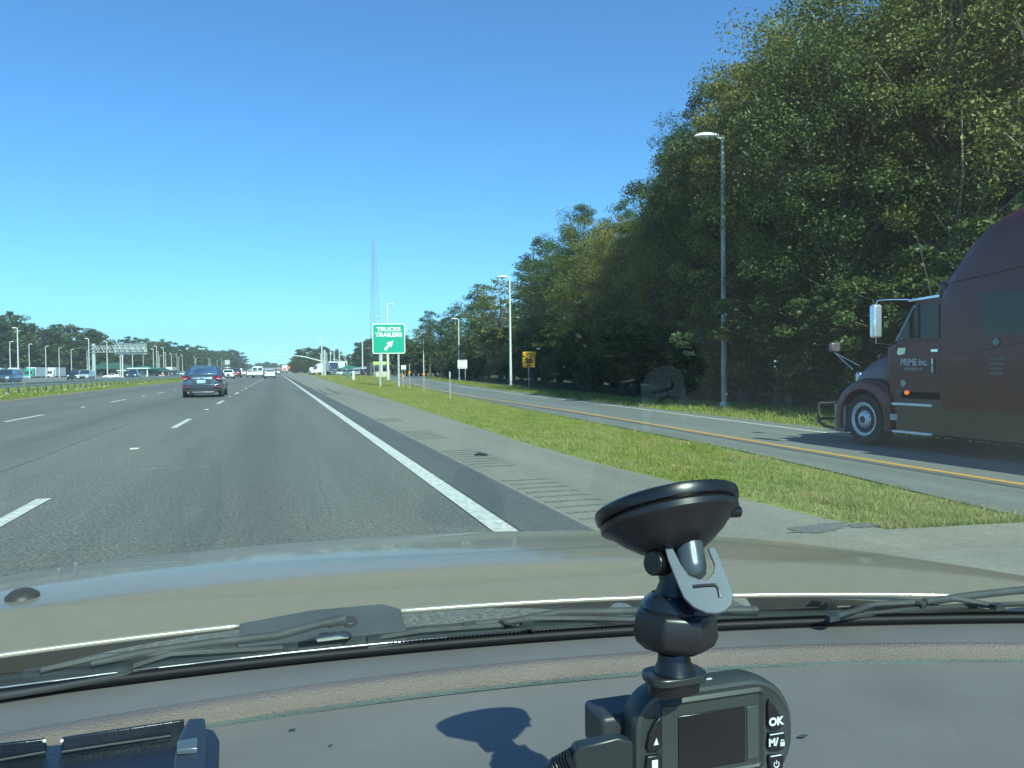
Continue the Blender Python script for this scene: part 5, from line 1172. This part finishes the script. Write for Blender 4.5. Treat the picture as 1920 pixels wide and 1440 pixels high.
# ------------------------------------------------------------------ dashcam on its suction mount
DCB = M('dashcam_plastic', (.035,.042,.038), .45, var=.06, vs=40, bump=.05, bs=1500); DCK = M('dashcam_black', (.008,.009,.010), .35); DCX = M('mount_black', (.006,.0065,.007), .3, var=.1)
LEV = M('lever_satin', (.11,.13,.145), .4, .3, bump=.12, bs=2200); MARK = M('button_marks', (.62,.68,.68), .5)
def mount():
    c = pt(1252, 962, .41); nrm = Vector((-.035, .425, .90)).normalized()
    t = thing('suction_mount', 'black suction cup mount with grey lever clamped to the windshield above the dashcam', 'suction mount', tuple(c))
    z3 = Vector((0, 0, 0))
    def P(px, py, zc): return pt(px, py, zc)-c
    # pad (against the glass) and cup
    m = MB(); m.lathe(nrm*.004, nrm, [(-.0045, .0355), (-.0035, .0372), (-.0005, .0378), (.0015, .0374), (.0025, .036), (.0025, .001)], 56); m.build('suction_pad', DCX, t, smooth=35)
    m = MB(); m.lathe(z3, -nrm, [(.0005, .030), (.0005, .0352), (.0018, .0362), (.0045, .0360), (.0058, .0345), (.0070, .0318), (.0125, .0260), (.0175, .019), (.021, .0135), (.022, .001)], 56); m.build('cup', M('cup_plastic', (.010,.011,.012), .32), t, smooth=35)
    tb = P(1378, 958, .405); MB().tube([tb-Vector((.012, 0, -.001)), tb+Vector((.0025, .0, -.0005))], [.004, .003], 8).build('release_tab', DCX, t, smooth=50)
    # barrel between the forks
    a_, b_ = P(1290, 1018, .395), P(1302, 1092, .385)
    m = MB(); d = (b_-a_).normalized(); m.lathe(a_, d, [(-.008, .0065), (-.002, .0072), (.012, .0072), (.0165, .0062), (.019, .003), (.0195, .0005)], 24); m.build('barrel', M('barrel_satin', (.07,.085,.095), .28, .4, bump=.1, bs=2500), t, smooth=45)
    # body block behind the lever
    m = MB(); m.tube([P(1262, 1035, .402), P(1268, 1090, .400), P(1264, 1140, .398), P(1262, 1165, .397)], [.0095, .0085, .0125, .014], 16); m.build('neck', DCX, t, smooth=50)
    m = MB(); m.cyl(P(1222, 1056, .392), P(1250, 1056, .398), .0062, n=16); m.build('hinge_pin', DCX, t, smooth=40, bevel=.0008)
    # lever: U plate with raised rim
    ctr = P(1320, 1108, .377); ex = (P(1375, 1125, .377)-P(1288, 1132, .377)).normalized(); up_ = (P(1290, 1020, .392)-P(1322, 1155, .372)).normalized()
    ey = (up_-ex*up_.dot(ex)).normalized(); ez = ex.cross(ey)
    s = .377/FPX
    ez = ((-ray(1320, 1108)).normalized()+Vector((0, 0, .35))).normalized(); ex = (ex-ez*ex.dot(ez)).normalized(); ey = ez.cross(ex)
    def onp(px, py, off=0):      # point of the lever plane
        d = ray(px, py); k = ((ctr+c-CAM).dot(ez)+off)/d.dot(ez); return CAM+d*k-c
    tl = [(1246, 1027), (1252, 1050), (1272, 1100), (1282, 1122), (1300, 1140), (1325, 1151), (1345, 1152), (1360, 1147), (1371, 1135), (1375, 1117), (1370, 1100), (1357, 1065), (1342, 1030), (1335, 1026), (1327, 1028),
          (1329, 1035), (1339, 1060), (1337, 1075), (1327, 1086), (1310, 1087), (1292, 1080), (1277, 1060), (1267, 1040), (1262, 1030), (1254, 1025)]
    poly = [onp(*q) for q in tl]
    m = MB(); m.prism([q-ez*.0022 for q in poly], ez*.0034); lv = m.build('lever', LEV, t, bevel=.0005)
    rim_ = MB(); rim_.tube([onp(x, y, .0012) for x, y in [(1300, 1100), (1320, 1098), (1340, 1097), (1347, 1103), (1351, 1120)]], .0009, 6); rim_.build('slot', DCK, lv, smooth=60)
    # fork cheeks going back from the plate
    for p0_, p1_ in (((1246, 1030), (1290, 1132)), ((1342, 1034), (1374, 1112))):
        q0, q1 = onp(*p0_), onp(*p1_); m = MB(); m.prism([q0-ez*.001, q1-ez*.001, q1-ez*.012, q0-ez*.011], ex*.0016*(1 if p0_[0] < 1300 else -1)); m.build('fork_cheek', DCX, lv, bevel=.0004)
    # ribbed locking nut
    k0, k1 = P(1266, 1128, .400), P(1262, 1222, .398); d = (k1-k0).normalized()
    m = MB(); m.lathe(k0, d, [(-.004, .012), (0, .0165), (.003, .0175), (.006, .0165), (.008, .0175), (.009, .0165)], 40); m.build('collar', M('collar_black', (.01,.014,.02), .2), t, smooth=35)
    aa = d.cross(Vector((0, 0, 1))).normalized() if abs(d.z) < .9 else d.cross(Vector((0, 1, 0))).normalized(); bb = d.cross(aa); rings = []
    for h_, r_ in ((.003, .0165), (.0055, .0210), (.0155, .0222), (.0195, .0205), (.0235, .0150), (.024, .009)):
        rings.append([k0+d*h_+(aa*math.cos(2*PI*k/7+.5)+bb*math.sin(2*PI*k/7+.5))*r_ for k in range(7)])
    m = MB(); m.loft(rings); m.build('locking_nut', M('nut_black', (.012,.012,.013), .35), t, bevel=.0014, segs=3)
    # ball stem and foot plate
    m = MB(); m.tube([k1, P(1264, 1240, .398), P(1264, 1258, .398)], [.0075, .0085, .0105], 16); m.build('ball_stem', DCX, t, smooth=50)
    f0 = P(1264, 1258, .399); m = MB()
    m.prism([f0+Vector((x*.0158, y*.0105, 0)) for x, y in [(math.copysign(abs(math.cos(a_))**.6, math.cos(a_)), math.copysign(abs(math.sin(a_))**.6, math.sin(a_))) for a_ in np.linspace(0, 2*PI, 28, endpoint=False)]], (0, 0, -.0042)); m.build('foot_plate', M('foot_dark', (.02,.024,.024), .3), t, bevel=.0008, smooth=40)
    m = MB(); m.prism([f0+Vector((x*.0135, y*.009, -.004)) for x, y in [(math.cos(a_), math.sin(a_)) for a_ in np.linspace(0, 2*PI, 24, endpoint=False)]], (0, 0, -.006)); m.build('shoe', DCX, t, smooth=40)
mount()
def dashcam():
    Y0 = .369; s = .369
    A = onY(1190, 1360, Y0); B = onY(1488, 1362, Y0); T = onY(1335, 1283, Y0)
    xc, W_ = (A.x+B.x)/2, (B.x-A.x); ztop = T.z; H_ = .062
    t = thing('dashcam', 'dark grey dashcam with square screen and white-marked buttons hanging below the suction mount', 'dashcam', (xc, Y0, ztop-H_/2), 0)
    def ov(w_, h_, rl, rr_, n=12):      # rounded outline with a rounder right end
        pts = []
        for cx, cz, a0, r in ((w_/2-rr_, h_/2-rr_, 0, rr_), (-w_/2+rl, h_/2-rl, 90, rl), (-w_/2+rl, -h_/2+rl, 180, rl), (w_/2-rr_, -h_/2+rr_, 270, rr_)):
            for k in range(n+1):
                q = math.radians(a0+90*k/n); pts.append((cx+r*math.cos(q), cz+r*math.sin(q)))
        return pts
    rings = []
    for y, g_ in ((.020, -.010), (.0195, -.004), (.017, -.001), (.010, 0), (.003, 0), (.0006, -.0012), (0, -.0030), (.0010, -.0046)):
        rings.append([(x, y, z) for x, z in ov(W_+2*g_, H_+2*g_, .020+g_, .028+g_)])
    m = MB(); m.loft(rings); m.build('body', DCB, t, smooth=40)
    # raised screen surround, recessed bezel, glass
    def L(px, py, y=Y0): p = onY(px, py, y); return (p.x-xc, p.z-(ztop-H_/2))
    ax0, az1 = L(1236, 1330); ax1, _ = L(1428, 1305)
    hgt = .041; czs = az1-hgt/2+.002; cxs = (ax0+ax1)/2; ww = ax1-ax0
    def fr(w0, h0, w1, h1, ya, yb, nm, mat, dx=0, r0=.003, r1=.002):
        a_ = [(x+cxs, ya, z+czs) for x, z in rrect(w0, h0, r0)]; b_ = [(x+cxs+dx, yb, z+czs) for x, z in rrect(w1, h1, r1)]
        MB().loft([a_, b_], caps=False).build(nm, mat, t, smooth=60)
    fr(ww+.0035, hgt+.0035, ww, hgt, .0009, -.0006, 'screen_surround', DCB); fr(ww, hgt, ww-.003, hgt-.003, -.0006, .0004, 'surround_inner', M('dashcam_shade', (.028,.034,.030), .5))
    MB().prism([(x+cxs, -.0000, z+czs) for x, z in rrect(ww-.003, hgt-.003, .002)], (0, .0008, 0)).build('bezel', M('dashcam_bezel', (.032,.038,.034), .4), t)
    sx0, sz1 = L(1271, 1343); sx1, _ = L(1396, 1330)
    MB().boxb(sx0, sx1, -.0006, .0006, sz1-.030, sz1).build('screen', M('screen_black', (.006,.007,.009), .2), t, bevel=.0003)
    MB().boxb(sx1+.0012, sx1+.0082, -.0007, .0005, sz1-.029, sz1-.0005).build('side_bar', M('dashcam_bar', (.045,.055,.052), .4), t, bevel=.0003)
    # buttons
    def btn(pts, nm='button'):
        q = [L(*p) for p in pts]; return MB().prism([(x, -.0012, z) for x, z in q], (0, .0025, 0)).build(nm, DCK, t, bevel=.0006, segs=2)
    b1 = btn([(1442, 1311), (1452, 1326), (1464, 1345), (1466, 1357), (1460, 1366), (1444, 1367), (1438, 1360), (1438, 1318)])
    b2 = btn([(1440, 1374), (1468, 1373), (1470, 1376), (1469, 1399), (1464, 1405), (1443, 1406), (1438, 1400)])
    b3 = btn([(1441, 1415), (1465, 1414), (1468, 1418), (1466, 1438), (1456, 1446), (1442, 1446), (1439, 1420)])
    b4 = btn([(1236, 1344), (1238, 1352), (1238, 1400), (1230, 1407), (1214, 1408), (1211, 1398), (1216, 1375), (1226, 1354)])
    b5 = btn([(1212, 1417), (1237, 1414), (1239, 1418), (1239, 1446), (1212, 1448), (1209, 1440)])
    def tx(s_, px, py, size, par, bold=.0002, sx=1.):
        x, z = L(px, py); return text(s_, size, MARK, par, Matrix.Translation((x, -.0015, z)) @ FX, 'marking', .0001, bold, sx=sx)
    tx('OK', 1452, 1351, .0060, b1, .00025); tx('M/', 1447, 1390, .0056, b2, .0002)
    x, z = L(1464, 1391); m = MB(); m.boxb(x-.0013, x+.0013, -.0016, -.0012, z-.0016, z+.0004); m.tube([(x-.0009, -.0014, z+.0004), (x-.0008, -.0014, z+.0014), (x, -.0014, z+.0018), (x+.0008, -.0014, z+.0014), (x+.0009, -.0014, z+.0004)], .0003, 5); m.build('marking', MARK, b2)
    x, z = L(1453, 1431); m = MB(); m.tube([(x+.0016*math.sin(a_), -.0014, z+.0016*math.cos(a_)) for a_ in np.linspace(.6, 2*PI-.6, 14)], .0003, 5); m.tube([(x, -.0014, z+.0002), (x, -.0014, z+.0022)], .0003, 5); m.build('marking', MARK, b3)
    for px0, px1, py, par in ((1441, 1466, 1376, b2), (1442, 1462, 1416.5, b3)):
        (xa, za), (xb, zb_) = L(px0, py), L(px1, py-1); MB().boxb(xa, xb, -.0016, -.0011, za-.0002, za+.0002).build('marking', MARK, par)
    x, z = L(1228, 1388); MB().prism([(x-.0014, -.0015, z-.0018), (x+.0014, -.0015, z-.0018), (x+.0002, -.0015, z+.0018)], (0, .0005, 0)).build('marking', MARK, b4)
    x, z = L(1226, 1431); MB().boxb(x-.0017, x+.0017, -.0015, -.001, z-.0024, z+.0022).build('marking', MARK, b5, bevel=.0004)
    # tiny white print on top of the body, back housing, lens housing, plug
    for x0, x1 in ((-.022, -.016), (-.010, .001)): MB().boxb(x0, x1, .006, .0075, H_/2-.0002, H_/2+.0003).build('print_mark', MARK, t)
    def LW(px, py, zc): p = pt(px, py, zc); return Vector((p.x-xc, p.y-Y0, p.z-(ztop-H_/2)))
    m = MB(); m.lathe((-.012, .020, -.004), (0, 1, 0), [(-.004, .024), (.004, .023), (.010, .019), (.014, .014), (.0145, .002)], 32); m.build('lens_barrel', DCK, t, smooth=40)
    q = LW(1150, 1352, .43); MB().box((q.x+.004, .028, q.z-.004), (.030, .026, .022)).build('rear_housing', M('dashcam_back', (.03,.034,.036), .45), t, bevel=.003, segs=3)
    return t
dashcam()
# plug and coiled cable
def cable():
    a_ = pt(1165, 1385, .385); t = thing('power_cable', 'black plug with a ribbed cable running down from the left side of the dashcam', 'cable', tuple(a_)); P = lambda px, py, zc: pt(px, py, zc)-a_
    MB().prism([P(1076, 1418, .385), P(1085, 1402, .385), P(1160, 1385, .385), P(1188, 1392, .388), P(1188, 1470, .388), P(1076, 1478, .385)], Vector((.0, .008, .0))).build('plug', M('plug_black', (.02,.024,.025), .35), t, bevel=.0012, segs=2)
    m = MB(); pts = [P(1078, 1424, .388), P(1060, 1432, .390), P(1040, 1440, .392), P(1015, 1465, .396)]
    rr_ = []; pp = []
    for k in range(28):
        u = k/27*3; i = min(2, int(u)); f_ = u-i; pp.append(pts[i]*(1-f_)+pts[i+1]*f_); rr_.append(.0062-.0018*k/27 if k % 3 else .0045)
    m.tube(pp, rr_, 12); m.build('strain_relief', DCK, t, smooth=60)
    m = MB(); q = pts[-1]; m.tube([q, q+Vector((-.01, 0, -.02)), q+Vector((-.02, .03, -.045)), q+Vector((-.02, .08, -.060))], .0022, 8); m.build('cord', DCK, t, smooth=60)
cable()
# black plastic holder at lower left
def holder():
    g = gp(200, 1400, .872); t = thing('device_holder', 'black plastic phone holder lying on the dashboard at the lower left', 'holder', tuple(g)); c = g
    HB = M('holder_plastic', (.012,.015,.022), .28, var=.15, vs=60, bump=.1, bs=400)
    def Q(px, py, z): return gp(px, py, z)-c
    z1 = .893
    def wallp(p, q, zt, zb_, th, nm):
        a_, b_ = Q(*p, zt), Q(*q, zt); d = Vector((b_-a_)); d.z = 0; nrm = Vector((-d.y, d.x, 0)).normalized()*th
        lo = zb_-c.z; return MB().prism([a_, b_, (b_.x, b_.y, lo), (a_.x, a_.y, lo)], nrm).build(nm, HB, t, bevel=.001, segs=2)
    wallp((-60, 1402), (83, 1386), z1, .874, .003, 'back_wall'); wallp((116, 1384), (345, 1350), z1, .874, .003, 'back_wall')
    # tray floor sloping to the camera, ledge line
    a_ = [Q(-60, 1412, .882), Q(350, 1372, .882), Q(330, 1500, .880), Q(-60, 1560, .880)]
    MB().prism(a_, (0, 0, -.004)).build('tray', HB, t, bevel=.001)
    m = MB(); m.tube([Q(-60, 1436, .884), Q(85, 1410, .884)], .0009, 6); m.tube([Q(116, 1410, .884), Q(200, 1397, .884), Q(320, 1380, .884)], .0009, 6); m.build('tray_ledge', M('ledge_grey', (.035,.04,.04), .5), t, smooth=60)
    # right arm: upright clamp jaw with a metal-looking insert
    m = MB(); m.prism([Q(352, 1346, .900), Q(384, 1344, .900), Q(386, 1362, .898), Q(386, 1400, .895), Q(384, 1470, .893), Q(322, 1480, .893), Q(326, 1420, .895), Q(333, 1385, .897)], (0, 0, -.022)); m.build('clamp_jaw', M('jaw_plastic', (.022,.03,.045), .3), t, bevel=.002, segs=3)
    m = MB(); m.prism([Q(332, 1388, .9005), Q(370, 1382, .9005), Q(370, 1402, .8995), Q(331, 1405, .8995)], (0, 0, -.004)); m.build('jaw_insert', M('insert_satin', (.16,.19,.2), .25, .6), t, bevel=.0008)
    m = MB(); m.prism([Q(384, 1362, .888), Q(402, 1368, .888), Q(411, 1384, .888), Q(410, 1410, .886), Q(402, 1480, .885), Q(378, 1480, .885)], (0, 0, -.012)); m.build('base_pad', M('pad_blue_black', (.015,.022,.04), .45), t, bevel=.002, segs=3)
    for px in (83, 116): MB().cyl(Q(px, 1389, .894), Q(px, 1389, .884), .0010, n=10).build('wall_screw', GALV, t, smooth=50)
holder()

# ------------------------------------------------------------------ thin air haze
def haze():
    m = bpy.data.materials.new('haze_air'); m.use_nodes = True; n = m.node_tree; n.nodes.remove(n.nodes['Principled BSDF'])
    v = n.nodes.new('ShaderNodeVolumePrincipled'); v.inputs['Color'].default_value = (.95, .98, 1, 1); v.inputs['Density'].default_value = .0004; v.inputs['Anisotropy'].default_value = .2
    n.links.new(v.outputs[0], n.nodes['Material Output'].inputs['Volume'])
    o = MB().boxb(-1600, 1600, -60, 2050, -1.9, 95).build('haze', m); tag(o, kind='stuff')
haze()
